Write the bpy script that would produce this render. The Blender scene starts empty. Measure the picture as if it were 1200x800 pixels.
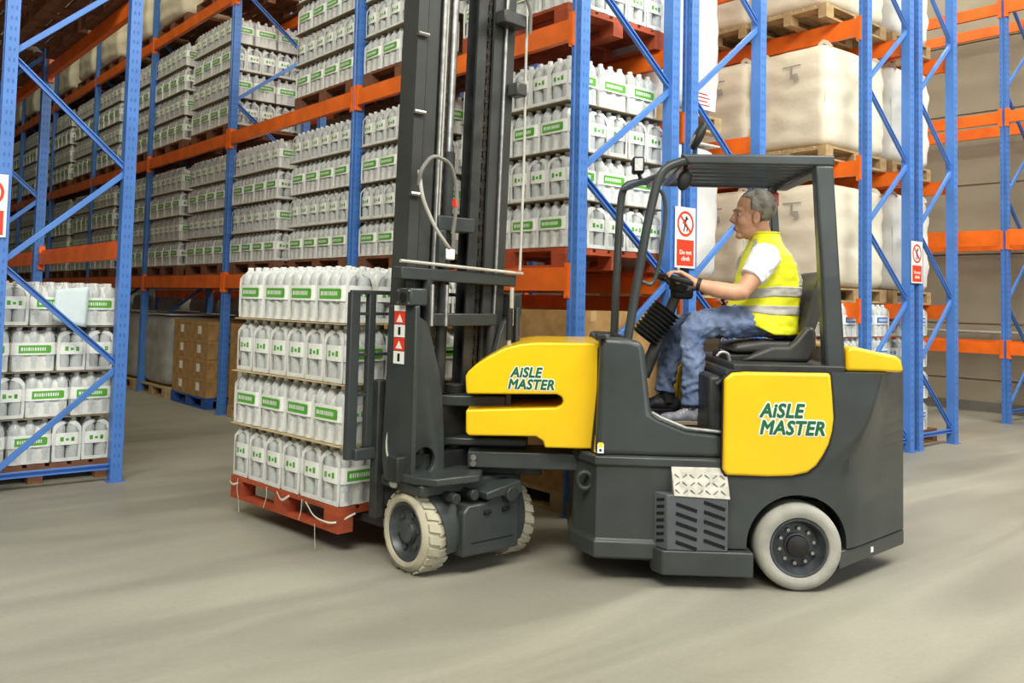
import bpy, bmesh, math, random
from mathutils import Vector, Matrix, noise
random.seed(7)
S = bpy.context.scene
COL = S.collection
PI = math.pi

# ------------------------------------------------------------------ helpers
def V(*a):
    return Vector(a)

def worg(o):
    p = Vector((0, 0, 0))
    while o is not None:
        p += o.location
        o = o.parent
    return p

def link(o, parent=None):
    COL.objects.link(o)
    if parent is not None:
        o.parent = parent
    return o

def tag(o, label, cat, group=None):
    o['label'] = label
    o['category'] = cat
    if group:
        o['group'] = group
    return o

def thing(name, label, cat, loc=(0, 0, 0), rz=0.0, group=None):
    o = bpy.data.objects.new(name, None)
    o.empty_display_size = .1
    o.location = loc
    o.rotation_euler = (0, 0, rz)
    COL.objects.link(o)
    return tag(o, label, cat, group)

def copy_tree(o, parent=None):
    c = o.copy()
    COL.objects.link(c)
    if parent is not None:
        c.parent = parent
    for ch in list(o.children):
        copy_tree(ch, c)
    return c

class MB:
    """collects geometry, build() links it as one mesh object"""
    def __init__(s, M=None):
        s.v = []; s.f = []; s.m = []; s.M = M; s.mi = 0
    def add(s, vs, fs, M=None):
        o = len(s.v)
        for p in vs:
            p = Vector(p)
            if M is not None:
                p = M @ p
            if s.M is not None:
                p = s.M @ p
            s.v.append(p)
        for f in fs:
            s.f.append([i + o for i in f]); s.m.append(s.mi)
        return s
    def hexa(s, p, M=None):
        # p: bottom 4 (ccw), top 4
        return s.add(p, [(3, 2, 1, 0), (4, 5, 6, 7), (0, 1, 5, 4), (1, 2, 6, 5), (2, 3, 7, 6), (3, 0, 4, 7)], M)
    def box(s, x0, x1, y0, y1, z0, z1, M=None):
        return s.hexa([(x0, y0, z0), (x1, y0, z0), (x1, y1, z0), (x0, y1, z0),
                       (x0, y0, z1), (x1, y0, z1), (x1, y1, z1), (x0, y1, z1)], M)
    def quad(s, a, b, c, d):
        return s.add([a, b, c, d], [(0, 1, 2, 3)])
    def ring_loft(s, rings, cap=True, closed=False):
        n = len(rings[0]); vs = [p for r in rings for p in r]; fs = []
        R = len(rings)
        for i in range(R if closed else R - 1):
            a = i * n; b = ((i + 1) % R) * n
            for j in range(n):
                k = (j + 1) % n
                fs.append((a + j, a + k, b + k, b + j))
        if cap and not closed:
            fs.append(tuple(reversed(range(n))))
            fs.append(tuple(range((R - 1) * n, R * n)))
        return s.add(vs, fs)
    def tube(s, pts, r, n=10, cap=True, closed=False, side=None, flat=1.0):
        pts = [Vector(p) for p in pts]; N = len(pts)
        if not isinstance(r, (list, tuple)):
            r = [r] * N
        rings = []; prev = None
        for i, p in enumerate(pts):
            if closed:
                t = (pts[(i + 1) % N] - pts[i - 1]).normalized()
            elif i == 0:
                t = (pts[1] - p).normalized()
            elif i == N - 1:
                t = (p - pts[i - 1]).normalized()
            else:
                t = ((pts[i + 1] - p).normalized() + (p - pts[i - 1]).normalized())
                t = t.normalized() if t.length > 1e-6 else (pts[i + 1] - p).normalized()
            if prev is None:
                ref = Vector(side) if side is not None else (Vector((0, 0, 1)) if abs(t.z) < .9 else Vector((1, 0, 0)))
            else:
                ref = prev
            x = (ref - t * ref.dot(t))
            if x.length < 1e-6:
                x = Vector((1, 0, 0)) - t * t.x
            x.normalize(); y = t.cross(x); prev = x
            ri = r[i]
            rx, ry = (ri if isinstance(ri, (list, tuple)) else (ri, ri * flat))
            rings.append([p + x * (rx * math.cos(2 * PI * k / n)) + y * (ry * math.sin(2 * PI * k / n)) for k in range(n)])
        return s.ring_loft(rings, cap, closed)
    def cyl(s, a, b, r, n=16, r1=None):
        return s.tube([a, b], [r, r if r1 is None else r1], n)
    def bar(s, a, b, w, h, up=(0, 0, 1)):
        """rectangular bar from a to b, w across, h along up"""
        a = Vector(a); b = Vector(b); t = (b - a).normalized(); u = Vector(up)
        x = t.cross(u).normalized(); y = x.cross(t).normalized()
        x *= w / 2; y *= h / 2
        return s.hexa([a - x - y, a + x - y, b + x - y, b - x - y, a - x + y, a + x + y, b + x + y, b - x + y])
    def lathe(s, prof, o, ax, n=32, close_ends=True):
        o = Vector(o); ax = Vector(ax).normalized()
        ref = Vector((0, 0, 1)) if abs(ax.z) < .9 else Vector((1, 0, 0))
        x = (ref - ax * ref.dot(ax)).normalized(); y = ax.cross(x)
        rings = [[o + ax * h + x * (r * math.cos(2 * PI * k / n)) + y * (r * math.sin(2 * PI * k / n)) for k in range(n)] for r, h in prof]
        return s.ring_loft(rings, close_ends)
    def prism(s, poly, fn, t0, t1):
        n = len(poly)
        vs = [fn(a, b, t0) for a, b in poly] + [fn(a, b, t1) for a, b in poly]
        fs = [tuple(range(n)), tuple(range(2 * n - 1, n - 1, -1))]
        for i in range(n):
            j = (i + 1) % n
            fs.append((i, i + n, j + n, j))
        return s.add(vs, fs)
    def ellipsoid(s, c, r, nu=20, nv=12, R=None):
        c = Vector(c); vs = []; fs = []
        for i in range(nv + 1):
            th = PI * i / nv
            for j in range(nu):
                ph = 2 * PI * j / nu
                p = Vector((r[0] * math.sin(th) * math.cos(ph), r[1] * math.sin(th) * math.sin(ph), r[2] * math.cos(th)))
                if R is not None:
                    p = R @ p
                vs.append(c + p)
        for i in range(nv):
            for j in range(nu):
                k = (j + 1) % nu
                fs.append((i * nu + j, (i + 1) * nu + j, (i + 1) * nu + k, i * nu + k))
        return s.add(vs, fs)
    def mesh(s, name, mats, org=(0, 0, 0), angle=35, merge=True):
        org = Vector(org)
        me = bpy.data.meshes.new(name)
        me.from_pydata([tuple(p - org) for p in s.v], [], s.f)
        for m in (mats if isinstance(mats, (list, tuple)) else [mats]):
            me.materials.append(m)
        me.polygons.foreach_set('material_index', s.m)
        bm = bmesh.new(); bm.from_mesh(me)
        if merge:
            bmesh.ops.remove_doubles(bm, verts=bm.verts, dist=1e-5)
        bmesh.ops.dissolve_degenerate(bm, edges=bm.edges, dist=1e-6)
        bmesh.ops.recalc_face_normals(bm, faces=bm.faces)
        bm.to_mesh(me); bm.free()
        me.polygons.foreach_set('use_smooth', [True] * len(me.polygons))
        me.set_sharp_from_angle(angle=math.radians(angle))
        me.update()
        return me
    def build(s, name, mats, parent=None, bevel=0, seg=2, angle=35, merge=True):
        org = worg(parent) if parent is not None else (0, 0, 0)
        me = s.mesh(name, mats, org, angle, merge)
        o = bpy.data.objects.new(name, me)
        link(o, parent)
        if bevel:
            add_bevel(o, bevel, seg)
        return o

def add_bevel(o, w, seg=2):
    b = o.modifiers.new('bevel', 'BEVEL'); b.width = w; b.segments = seg
    b.limit_method = 'ANGLE'; b.angle_limit = math.radians(40); b.harden_normals = False
    return o

def obj(name, me, parent=None):
    return link(bpy.data.objects.new(name, me), parent)

def struct(o, name=None):
    if name:
        o.name = name
    o['kind'] = 'structure'
    return o

def bake(o):
    """apply an object's modifiers into its mesh"""
    dg = bpy.context.evaluated_depsgraph_get(); dg.update()
    me = bpy.data.meshes.new_from_object(o.evaluated_get(dg))
    o.modifiers.clear(); o.data = me
    return o

def cut(o, mb):
    """boolean difference of o (already built, parent offset considered) and the solid in mb"""
    me = mb.mesh('cutter', o.data.materials[0] if o.data.materials else None, worg(o.parent) if o.parent else (0, 0, 0))
    c = bpy.data.objects.new('cutter', me); COL.objects.link(c)
    mw = o.parent; par = o.parent; o.parent = None
    md = o.modifiers.new('cut', 'BOOLEAN'); md.operation = 'DIFFERENCE'; md.object = c; md.solver = 'EXACT'
    bake(o)
    o.parent = par
    bpy.data.objects.remove(c)
    return o

# ------------------------------------------------------------------ materials
MATS = {}
def mat(name, col, rough=.5, metal=0.0, var=.06, scale=6.0, bump=0.0, bscale=60.0, trans=0.0, coat=0.0, ior=1.45,
        alpha=1.0, col2=None, emit=None, es=0.0, sheen=0.0, detail=4.0, spec=None):
    m = bpy.data.materials.new(name); m.use_nodes = True
    nt = m.node_tree; N = nt.nodes; L = nt.links
    b = N['Principled BSDF']
    b.inputs['Roughness'].default_value = rough
    b.inputs['Metallic'].default_value = metal
    b.inputs['IOR'].default_value = ior
    b.inputs['Transmission Weight'].default_value = trans
    b.inputs['Coat Weight'].default_value = coat
    b.inputs['Sheen Weight'].default_value = sheen
    if spec is not None:
        b.inputs['Specular IOR Level'].default_value = spec
    if emit:
        b.inputs['Emission Color'].default_value = (*emit, 1); b.inputs['Emission Strength'].default_value = es
    b.inputs['Alpha'].default_value = alpha
    tc = N.new('ShaderNodeTexCoord')
    nz = N.new('ShaderNodeTexNoise'); nz.inputs['Scale'].default_value = scale; nz.inputs['Detail'].default_value = detail
    L.new(tc.outputs['Object'], nz.inputs['Vector'])
    rp = N.new('ShaderNodeValToRGB')
    c2 = col2 if col2 else tuple(max(0, c * (1 - 2.2 * var)) for c in col)
    c1 = col if col2 else tuple(min(1, c * (1 + 1.2 * var)) for c in col)
    rp.color_ramp.elements[0].position = .3; rp.color_ramp.elements[1].position = .7
    rp.color_ramp.elements[0].color = (*c2, 1); rp.color_ramp.elements[1].color = (*c1, 1)
    L.new(nz.outputs['Fac'], rp.inputs['Fac'])
    L.new(rp.outputs['Color'], b.inputs['Base Color'])
    if bump:
        n2 = N.new('ShaderNodeTexNoise'); n2.inputs['Scale'].default_value = bscale; n2.inputs['Detail'].default_value = 3
        L.new(tc.outputs['Object'], n2.inputs['Vector'])
        bp = N.new('ShaderNodeBump'); bp.inputs['Strength'].default_value = bump; bp.inputs['Distance'].default_value = .01
        L.new(n2.outputs['Fac'], bp.inputs['Height']); L.new(bp.outputs['Normal'], b.inputs['Normal'])
    MATS[name] = m
    return m

BLUE = mat('blue_rack_paint', (.070, .20, .56), .36, var=.08, scale=3)
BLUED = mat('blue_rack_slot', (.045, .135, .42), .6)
ORANGE = mat('orange_beam_paint', (.86, .160, .014), .4, var=.1, scale=4)
TRUCK = mat('charcoal_truck_paint', (.040, .047, .047), .42, var=.1, scale=5, bump=.03, bscale=200, coat=.15)
TRUCKD = mat('dark_machine_steel', (.028, .030, .030), .5, var=.2, scale=12, bump=.1)
BLACK = mat('black_rubber_plastic', (.012, .012, .012), .55)
VOID = mat('black_opening', (.004, .004, .004), .9)
YELLOW = mat('yellow_panel_paint', (.84, .52, .005), .3, var=.03, scale=3, coat=.3)
STEEL = mat('bare_steel', (.42, .42, .40), .35, metal=.9, var=.15, scale=20)
MAST = mat('mast_steel', (.060, .064, .060), .36, metal=.25, var=.10, scale=3)
CHAIN = mat('greasy_chain', (.05, .045, .035), .45, metal=.6, var=.4, scale=80, bump=.5, bscale=150)
TREAD = mat('aluminium_tread', (.52, .50, .43), .4, metal=.4, var=.12, scale=25)
TYRE = mat('pale_rubber_tyre', (.50, .46, .34), .75, col2=(.36, .34, .26), scale=9, bump=.15, bscale=90)
TYREG = mat('grey_rubber_tyre', (.42, .41, .36), .75, col2=(.28, .28, .25), scale=7, bump=.15, bscale=90)
RIM = mat('dark_rim', (.075, .084, .092), .4, metal=.3, var=.2, scale=20)
GREEN = mat('green_print', (.10, .42, .035), .5, var=.05)
FILMS = mat('torn_film_white', (.72, .70, .64), .4, var=.1)
LETTER = mat('dark_green_letter', (.008, .125, .038), .45, var=.05)
WHITE = mat('white_print', (.82, .83, .80), .5, var=.03)
RED = mat('red_print', (.72, .045, .015), .5, var=.05)
REDL = mat('red_lens', (.5, .02, .015), .2, var=.05)
BOTTLE = mat('clear_bottle', (.74, .78, .77), .10, var=.05, scale=30, trans=.30, ior=1.25)
CAP = mat('bottle_cap', (.78, .80, .78), .4, var=.03)
FILM = mat('shrink_film', (.90, .91, .88), .22, col2=(.78, .80, .76), scale=22, bump=.5, bscale=38, alpha=.80)
BAND = mat('printed_white_band', (.88, .90, .86), .35, var=.04, scale=20, bump=.12, bscale=50)
CARD = mat('cardboard', (.43, .25, .09), .85, var=.14, scale=9, bump=.1)
CARDT = mat('packing_tape', (.50, .33, .15), .4, var=.05)
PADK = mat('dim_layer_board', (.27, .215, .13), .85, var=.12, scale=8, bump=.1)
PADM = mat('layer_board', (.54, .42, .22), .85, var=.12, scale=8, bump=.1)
WOODR = mat('red_painted_wood', (.50, .085, .025), .7, col2=(.26, .05, .02), scale=7, bump=.25, bscale=40)
WOODB = mat('brown_pallet_wood', (.25, .10, .045), .8, col2=(.12, .055, .03), scale=8, bump=.25, bscale=40)
WOODT = mat('tan_pallet_wood', (.50, .36, .18), .8, col2=(.34, .23, .11), scale=8, bump=.25, bscale=40)
BLUEP = mat('blue_pallet_paint', (.03, .10, .36), .6, var=.2)
BAG = mat('woven_white_bag', (.78, .72, .57), .8, col2=(.70, .64, .50), scale=4, bump=.3, bscale=24)
BAGW = mat('white_bag_cloth', (.86, .85, .80), .75, col2=(.70, .69, .63), scale=4, bump=.3, bscale=20)
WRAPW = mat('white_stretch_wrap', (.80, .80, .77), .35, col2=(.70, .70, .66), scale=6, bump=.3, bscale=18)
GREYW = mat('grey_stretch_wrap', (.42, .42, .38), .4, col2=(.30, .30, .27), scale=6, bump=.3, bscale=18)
BLUEL = mat('blue_label_print', (.08, .20, .55), .5)
SKIN = mat('skin', (.66, .35, .225), .5, var=.07, scale=14, bump=.04, bscale=120)
HAIR = mat('grey_hair', (.46, .43, .38), .6, col2=(.13, .115, .095), scale=22, bump=.8, bscale=90, detail=6)
JEANS = mat('blue_denim', (.24, .31, .47), .85, col2=(.085, .13, .26), scale=7, bump=.35, bscale=26, detail=6)
VEST = mat('hi_vis_yellow', (.86, .86, .02), .55, var=.05, scale=10, bump=.3, bscale=16, emit=None)
REFL = mat('reflective_grey_tape', (.46, .45, .41), .4, var=.08, scale=20, bump=.2, bscale=16)
SHIRT = mat('white_cotton', (.82, .82, .84), .8, var=.03, scale=8, bump=.35, bscale=18)
SHOE = mat('grey_shoe', (.36, .36, .40), .7, col2=(.15, .16, .20), scale=28, bump=.2)
SHOEK = mat('black_shoe', (.02, .02, .024), .5, var=.2)
SEATM = mat('grey_seat_vinyl', (.05, .05, .046), .42, var=.12, scale=8, bump=.1)
LENS = mat('lamp_lens', (.6, .62, .6), .15, var=.1, scale=60)
HOSE = mat('grey_hose', (.17, .17, .155), .5, var=.1)
HOSEW = mat('pale_hose', (.44, .43, .38), .5, var=.1)
EYE = mat('eye_white', (.75, .73, .70), .2)
IRIS = mat('eye_iris', (.03, .025, .02), .2)
LIP = mat('lip', (.42, .16, .12), .5)

def floor_mat():
    m = bpy.data.materials.new('concrete_floor'); m.use_nodes = True
    nt = m.node_tree; N = nt.nodes; L = nt.links; b = N['Principled BSDF']
    tc = N.new('ShaderNodeTexCoord')
    def nz(scale, det, vec=None, dist=0.0):
        n = N.new('ShaderNodeTexNoise'); n.inputs['Scale'].default_value = scale; n.inputs['Detail'].default_value = det
        n.inputs['Distortion'].default_value = dist
        L.new(vec if vec else tc.outputs['Object'], n.inputs['Vector']); return n
    mp = N.new('ShaderNodeMapping'); mp.inputs['Rotation'].default_value = (0, 0, .75); mp.inputs['Scale'].default_value = (.35, 2.2, 1)
    L.new(tc.outputs['Object'], mp.inputs['Vector'])
    a = nz(.9, 5, mp.outputs['Vector'], .8); c = nz(.55, 4); d = nz(38, 4)
    def ramp(fac, p0, c0, p1, c1):
        r = N.new('ShaderNodeValToRGB'); r.color_ramp.elements[0].position = p0; r.color_ramp.elements[1].position = p1
        r.color_ramp.elements[0].color = (*c0, 1); r.color_ramp.elements[1].color = (*c1, 1); L.new(fac, r.inputs['Fac']); return r
    base = ramp(c.outputs['Fac'], .3, (.262, .256, .212), .7, (.322, .315, .265))
    sw = ramp(a.outputs['Fac'], .38, (.80, .79, .77), .64, (1.06, 1.05, 1.03))
    gr = ramp(d.outputs['Fac'], .2, (.93, .93, .93), .8, (1.05, 1.05, 1.05))
    m1 = N.new('ShaderNodeMix'); m1.data_type = 'RGBA'; m1.blend_type = 'MULTIPLY'; m1.inputs[0].default_value = 1
    L.new(base.outputs['Color'], m1.inputs[6]); L.new(sw.outputs['Color'], m1.inputs[7])
    m2 = N.new('ShaderNodeMix'); m2.data_type = 'RGBA'; m2.blend_type = 'MULTIPLY'; m2.inputs[0].default_value = 1
    L.new(m1.outputs[2], m2.inputs[6]); L.new(gr.outputs['Color'], m2.inputs[7])
    L.new(m2.outputs[2], b.inputs['Base Color'])
    b.inputs['Roughness'].default_value = .5
    b.inputs['Specular IOR Level'].default_value = .35
    rr = ramp(a.outputs['Fac'], .3, (.42,) * 3, .7, (.62,) * 3); L.new(rr.outputs['Color'], b.inputs['Roughness'])
    bp = N.new('ShaderNodeBump'); bp.inputs['Strength'].default_value = .06; bp.inputs['Distance'].default_value = .01
    L.new(d.outputs['Fac'], bp.inputs['Height']); L.new(bp.outputs['Normal'], b.inputs['Normal'])
    return m
FLOOR = floor_mat()
WALLM = mat('tan_cladding', (.34, .305, .225), .7, col2=(.28, .25, .18), scale=1.5, bump=.1, bscale=12)
CEILM = mat('dark_roof_sheet', (.16, .15, .13), .8)
LAMPM = mat('lamp_diffuser', (.9, .9, .85), .5, emit=(1, .97, .88), es=3.0)

# ------------------------------------------------------------------ camera (recovered from the photograph)
cam = bpy.data.cameras.new('camera'); co = bpy.data.objects.new('camera', cam); COL.objects.link(co)
r0 = Vector((.76577544, .05196396, .64100525)); r0 = Vector((.76577544, -.64269431, .02306502))
_y, _p, _r = .6970, .0534, .0231
c_, s_ = math.cos, math.sin
Rr = Matrix(((c_(_r), -s_(_r), 0), (s_(_r), c_(_r), 0), (0, 0, 1)))
Rp = Matrix(((1, 0, 0), (0, c_(_p), s_(_p)), (0, -s_(_p), c_(_p))))
Rm = Rr @ Rp
dX = Rm @ Vector((c_(_y), 0, s_(_y))); dY = Rm @ Vector((-s_(_y), 0, c_(_y))); dZ = Rm @ Vector((0, -1, 0))
Mc = Matrix((dX, dY, dZ)).transposed()          # world -> camera (x right, y down, z forward)
right, down, fwd = Mc[0], Mc[1], Mc[2]
co.matrix_world = Matrix((( right[0], -down[0], -fwd[0], 0), (right[1], -down[1], -fwd[1], 0), (right[2], -down[2], -fwd[2], 1.42), (0, 0, 0, 1)))
cam.sensor_width = 36; cam.lens = 36 * 1030 / 1200; cam.shift_y = -102 / 1200
cam.clip_start = .05; cam.clip_end = 200
S.camera = co
S.view_settings.view_transform = 'Standard'; S.view_settings.look = 'None'
S.view_settings.gamma = 1; S.view_settings.exposure = 0.10
try:
    S.view_settings.use_curve_mapping = False
except Exception:
    pass
S.render.engine = 'CYCLES'
S.cycles.use_denoising = True
S.cycles.max_bounces = 8; S.cycles.transparent_max_bounces = 12
S.cycles.sample_clamp_indirect = 6
# ------------------------------------------------------------------ the building
b = MB(); b.box(-9, 13.4, -9, 31, -.25, 0); struct(b.build('floor', FLOOR))
b = MB()
zs = [0, .45, 1.25, 2.26, 3.28, 4.34, 5.4, 6.45, 7.5, 9.0]
for i in range(len(zs) - 1):
    b.box(13.4, 13.6, -9, 31, zs[i] + .012, zs[i + 1] - .012)
b.box(13.425, 13.6, -9, 31, 0, 9)
struct(b.build('wall_right', WALLM))
b = MB(); b.box(-9, 13.4, 31, 31.2, 0, 9); struct(b.build('wall_back', WALLM))
b = MB(); b.box(-9.2, -9, -9, 31, 0, 9); struct(b.build('wall_left', WALLM))
b = MB(); b.box(-9, 13.4, -6, 31, 9, 9.2); struct(b.build('ceiling', CEILM))
b = MB(); b.box(13.36, 13.4, -9, 31, .0, .14); struct(b.build('baseboard_right', CEILM))

# ------------------------------------------------------------------ pallet racks
def upright_mesh(H, holes):
    """C-section post, open side to +y; outer corner at (0,0); w along y .09, d along x .08"""
    b = MB(); w, d, t = .09, .085, .012
    sec = [(0, 0), (d, 0), (d, t), (t, t), (t, w - t), (d, w - t), (d, w), (0, w)]
    # front face -x with a shallow central rib, closed by the two flanges
    sec = [(0, 0), (d, 0), (d, w), (0, w), (0, w * .68), (.010, w * .62), (.010, w * .38), (0, w * .32)]
    b.prism(sec, lambda x, y, z: Vector((x, y, z)), 0, H)
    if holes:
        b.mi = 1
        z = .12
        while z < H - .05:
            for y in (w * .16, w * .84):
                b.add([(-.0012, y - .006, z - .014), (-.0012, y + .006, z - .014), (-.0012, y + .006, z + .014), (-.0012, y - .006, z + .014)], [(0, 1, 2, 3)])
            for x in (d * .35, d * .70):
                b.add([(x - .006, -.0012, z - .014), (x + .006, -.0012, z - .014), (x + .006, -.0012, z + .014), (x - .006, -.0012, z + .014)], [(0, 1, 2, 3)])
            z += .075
    return b.mesh('upright', [BLUE, BLUED])
UPR = {True: upright_mesh(7.6, True), False: upright_mesh(7.6, False)}
def plate_mesh():
    b = MB(); b.box(-.02, .10, -.015, .105, 0, .008)
    return b.mesh('foot_plate', BLUE)
FOOT = plate_mesh()
BEAMS = {}
def beam_mesh(L, h):
    k = (round(L, 2), round(h, 3))
    if k not in BEAMS:
        b = MB()
        sec = [(0, 0), (.05, 0), (.05, h - .028), (.028, h - .028), (.028, h), (0, h)]   # stepped box beam, outer face x=0
        b.prism(sec, lambda x, z, y: Vector((x, y, z)), 0, L)
        BEAMS[k] = b.mesh('beam', ORANGE)
    return BEAMS[k]
def conn_mesh():
    b = MB(); b.box(-.006, .05, -.028, .022, -.05, .19); b.box(-.012, -.004, -.022, -.004, -.04, .18)
    return b.mesh('beam_connector', ORANGE)
CONN = conn_mesh()
DEPTHS = {}

def rack(name, label, x0, x1, ys, levels, dz_back=0.0, start=0, half=.72, znode=.14, H=7.6, near=10.5, shear=None):
    """x0 face towards -x, x1 face towards +x; ys = y of the camera-side flank of every frame"""
    r = thing(name, label, 'pallet rack', (x0, ys[0], 0))
    o0 = Vector((x0, ys[0], 0))
    for i, y in enumerate(ys):
        hol = y < near
        for side in (0, 1):
            u = obj('upright', UPR[hol], r)
            u.location = Vector((x0 if side == 0 else x1, y, 0)) - o0
            if side == 1:
                u.scale = (-1, 1, 1)
            p = obj('foot_plate', FOOT, u)
        # bracing in the frame plane
        yb = y + .045
        xa, xb = x0 + .045, x1 - .045
        def br(a, c, openc=False):
            m = MB()
            if not openc:
                m.bar(a, c, .042, .03, up=(0, 1, 0))
            else:        # the same channel with its open side towards the camera
                a = Vector(a); c = Vector(c); t = (c - a).normalized(); n = t.cross(Vector((0, 1, 0))).normalized()
                h = .021; d = .015; f = .009
                sec = [(-h, -d), (-h, d), (h, d), (h, -d), (h - f, -d), (h - f, d - .005), (-h + f, d - .005), (-h + f, -d)]
                m.ring_loft([[o_ + n * x + Vector((0, y_, 0)) for x, y_ in sec] for o_ in (a, c)])
            m.build('brace', BLUE, r, bevel=0 if openc else .004)
        br((xa, yb, znode), (xb, yb, znode), True)
        z = znode; k = start
        while z + half < H - .2:
            a = (xa if k == 0 else xb, yb, z); c = (xb if k == 0 else xa, yb, z + half)
            br(a, c, k == 1); z += half; k = 1 - k
    for i in range(len(ys) - 1):
        L = ys[i + 1] - ys[i] - .09
        for zb, h in levels:
            for side in (0, 1):
                bm_ = obj('beam', beam_mesh(L, h), r)
                bm_.location = Vector((x0 - .004 if side == 0 else x1 + .004, ys[i] + .09, zb + (dz_back if side else 0))) - o0
                if side == 1:
                    bm_.scale = (-1, 1, 1)
                if ys[i] < near:
                    for e in (0, 1):
                        c = obj('beam_connector', CONN, bm_)
                        c.location = (0, L if e else 0, 0)
                        if e:
                            c.scale = (1, -1, 1)
    return r

BAY = 3.0
r2y = [4.22 + BAY * i for i in range(9)]
R2L = [(1.50, .16), (3.225, .145), (4.985, .14), (6.75, .14)]
rack('pallet_rack', 'blue and orange pallet rack in the middle, holding most of the bottled water', 4.10, 5.14, r2y, R2L, start=1, half=.722, znode=.15)
R3L = [(1.335, .15), (2.71, .145), (4.075, .17), (5.5, .15)]
rack('pallet_rack', 'blue rack back to back with the bottled water rack, behind the driver', 5.28, 6.26, [4.22 + BAY * i for i in range(5)], R3L, start=0, half=.722, znode=.15)
rack('pallet_rack', 'blue rack right of the driver, loaded with big white bags on the truck side', 7.93, 8.87, [4.22 + BAY * i for i in range(4)], R3L, start=1, half=.698, znode=.12)
rack('pallet_rack', 'blue rack back to back behind the white bag rack, facing the empty rack', 8.98, 9.88, [4.22 + BAY * i for i in range(4)], R3L, start=1, half=.705, znode=.14)
rack('pallet_rack', 'empty blue and orange rack standing against the tan wall at far right', 12.2, 13.15, [1.58, 4.58, 7.58, 10.58], [(.88, .15), (2.29, .21), (3.90, .15), (5.35, .15)], start=0, half=.70, znode=.14, H=7.6)
LL = [(1.68, .145), (3.60, .15)]
rack('pallet_rack', 'blue rack at far left with one end frame nearest the camera', 1.16, 2.08, [7.0, 9.9, 12.9, 15.9], LL, start=0, half=.745, znode=.115, H=7.6, near=11)

# service pipe on the far wall
b = MB(); b.tube([(13.2, 3, 1.14), (13.2, 12, 1.14)], .02, 8); 
t = b.build('service_pipe', HOSEW)
for yy in (3.5, 5.2, 7.0, 9.0):
    b = MB(); b.tube([(13.2, yy, 1.14), (13.40, yy, 1.14)], .014, 8); b.build('bracket', HOSEW, t)
tag(t, 'thin pale pipe running along the tan wall behind the empty rack', 'pipe')

# ------------------------------------------------------------------ prohibition signs on the rack ends
def sign(x, y, z, w, h, label, rx=0.0):
    r = thing('safety_sign', label, 'sign', (x, y, z), 0, 'climbing prohibition signs on the racks')
    b = MB(); b.box(-w / 2, w / 2, 0, .004, 0, h); b.build('board', WHITE, None).parent = r
    def part(nm, m, mm):
        o = m.build(nm, mm, None); o.parent = r; return o
    R = w * .41; cz = h - w * .53
    # red ring and slash
    m = MB(); n = 40
    out = [(R * math.cos(2 * PI * i / n), R * math.sin(2 * PI * i / n)) for i in range(n)]
    vs = []; fs = []
    for i in range(n):
        c, s2 = out[i]
        vs += [(c, -.002, cz + s2), (c * .80, -.002, cz + s2 * .80), (c, .001, cz + s2), (c * .80, .001, cz + s2 * .80)]
    for i in range(n):
        a = 4 * i; k = 4 * ((i + 1) % n)
        fs += [(a, a + 1, k + 1, k), (a + 2, k + 2, k + 3, a + 3), (a, k, k + 2, a + 2), (a + 1, a + 3, k + 3, k + 1)]
    m.add(vs, fs)
    d = R * .64
    m.bar((-d, -.0015, cz + d), (d, -.0015, cz - d), .003, R * .17, up=(1, 0, 1))
    part('prohibition_ring', m, RED)
    # climbing figure
    m = MB(); y0 = -.0008
    m.ellipsoid((.01 * w / .24, y0, cz + R * .47), (R * .13, .0012, R * .13), 14, 8)
    m.bar((0, y0, cz + R * .34), (-R * .05, y0, cz - R * .12), .002, R * .24, up=(1, 0, 0))
    m.bar((0, y0, cz + R * .28), (R * .34, y0, cz + R * .42), .002, R * .10, up=(0, 0, 1))
    m.bar((0, y0, cz + R * .25), (-R * .34, y0, cz + R * .02), .002, R * .10, up=(0, 0, 1))
    m.bar((-R * .02, y0, cz - R * .10), (R * .24, y0, cz - R * .30), .002, R * .13, up=(0, 0, 1))
    m.bar((R * .22, y0, cz - R * .28), (R * .16, y0, cz - R * .60), .002, R * .12, up=(1, 0, 0))
    m.bar((-R * .05, y0, cz - R * .10), (-R * .22, y0, cz - R * .62), .002, R * .12, up=(1, 0, 0))
    part('pictogram', m, BLACK)
    m = MB(); m.box(-w * .42, w * .42, -.002, .001, h * .035, h - w * 1.04)
    part('red_panel', m, RED)
    text('caption', 'Do not\nclimb', r, WHITE, w * .20, (0, -.0036, h * .20), Matrix.Rotation(PI / 2, 4, 'X'), offs=.012, align='CENTER', space=1.0)
    return r

def text(name, body, parent, m, size, loc, rot, offs=0.0, align='LEFT', shear=0.0, ext=.0006, space=1.0, sx=1.0, cspace=1.0):
    cu = bpy.data.curves.new(name, 'FONT'); cu.body = body; cu.size = size; cu.shear = shear
    cu.align_x = align; cu.align_y = 'CENTER'; cu.extrude = ext; cu.space_line = space; cu.resolution_u = 3; cu.space_character = cspace
    o = bpy.data.objects.new(name, cu); COL.objects.link(o)
    dg = bpy.context.evaluated_depsgraph_get(); dg.update()
    me = bpy.data.meshes.new_from_object(o.evaluated_get(dg))
    bpy.data.objects.remove(o)
    if offs:                      # heavier stroke: the same letters printed again around their outline
        bm = bmesh.new(); d = offs * size
        for k in range(12):
            q = me.copy(); q.transform(Matrix.Translation((d * math.cos(2 * PI * k / 12), d * math.sin(2 * PI * k / 12), -(k + 1) * 4e-5))); bm.from_mesh(q); bpy.data.meshes.remove(q)
        bm.from_mesh(me); bm.to_mesh(me); bm.free()
    me.transform(Matrix.Translation(loc) @ rot @ Matrix.Diagonal((sx, 1, 1, 1)))
    me.materials.clear(); me.materials.append(m)
    me.polygons.foreach_set('material_index', [0] * len(me.polygons))
    q = bpy.data.objects.new(name, me); link(q, parent)
    return q

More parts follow.
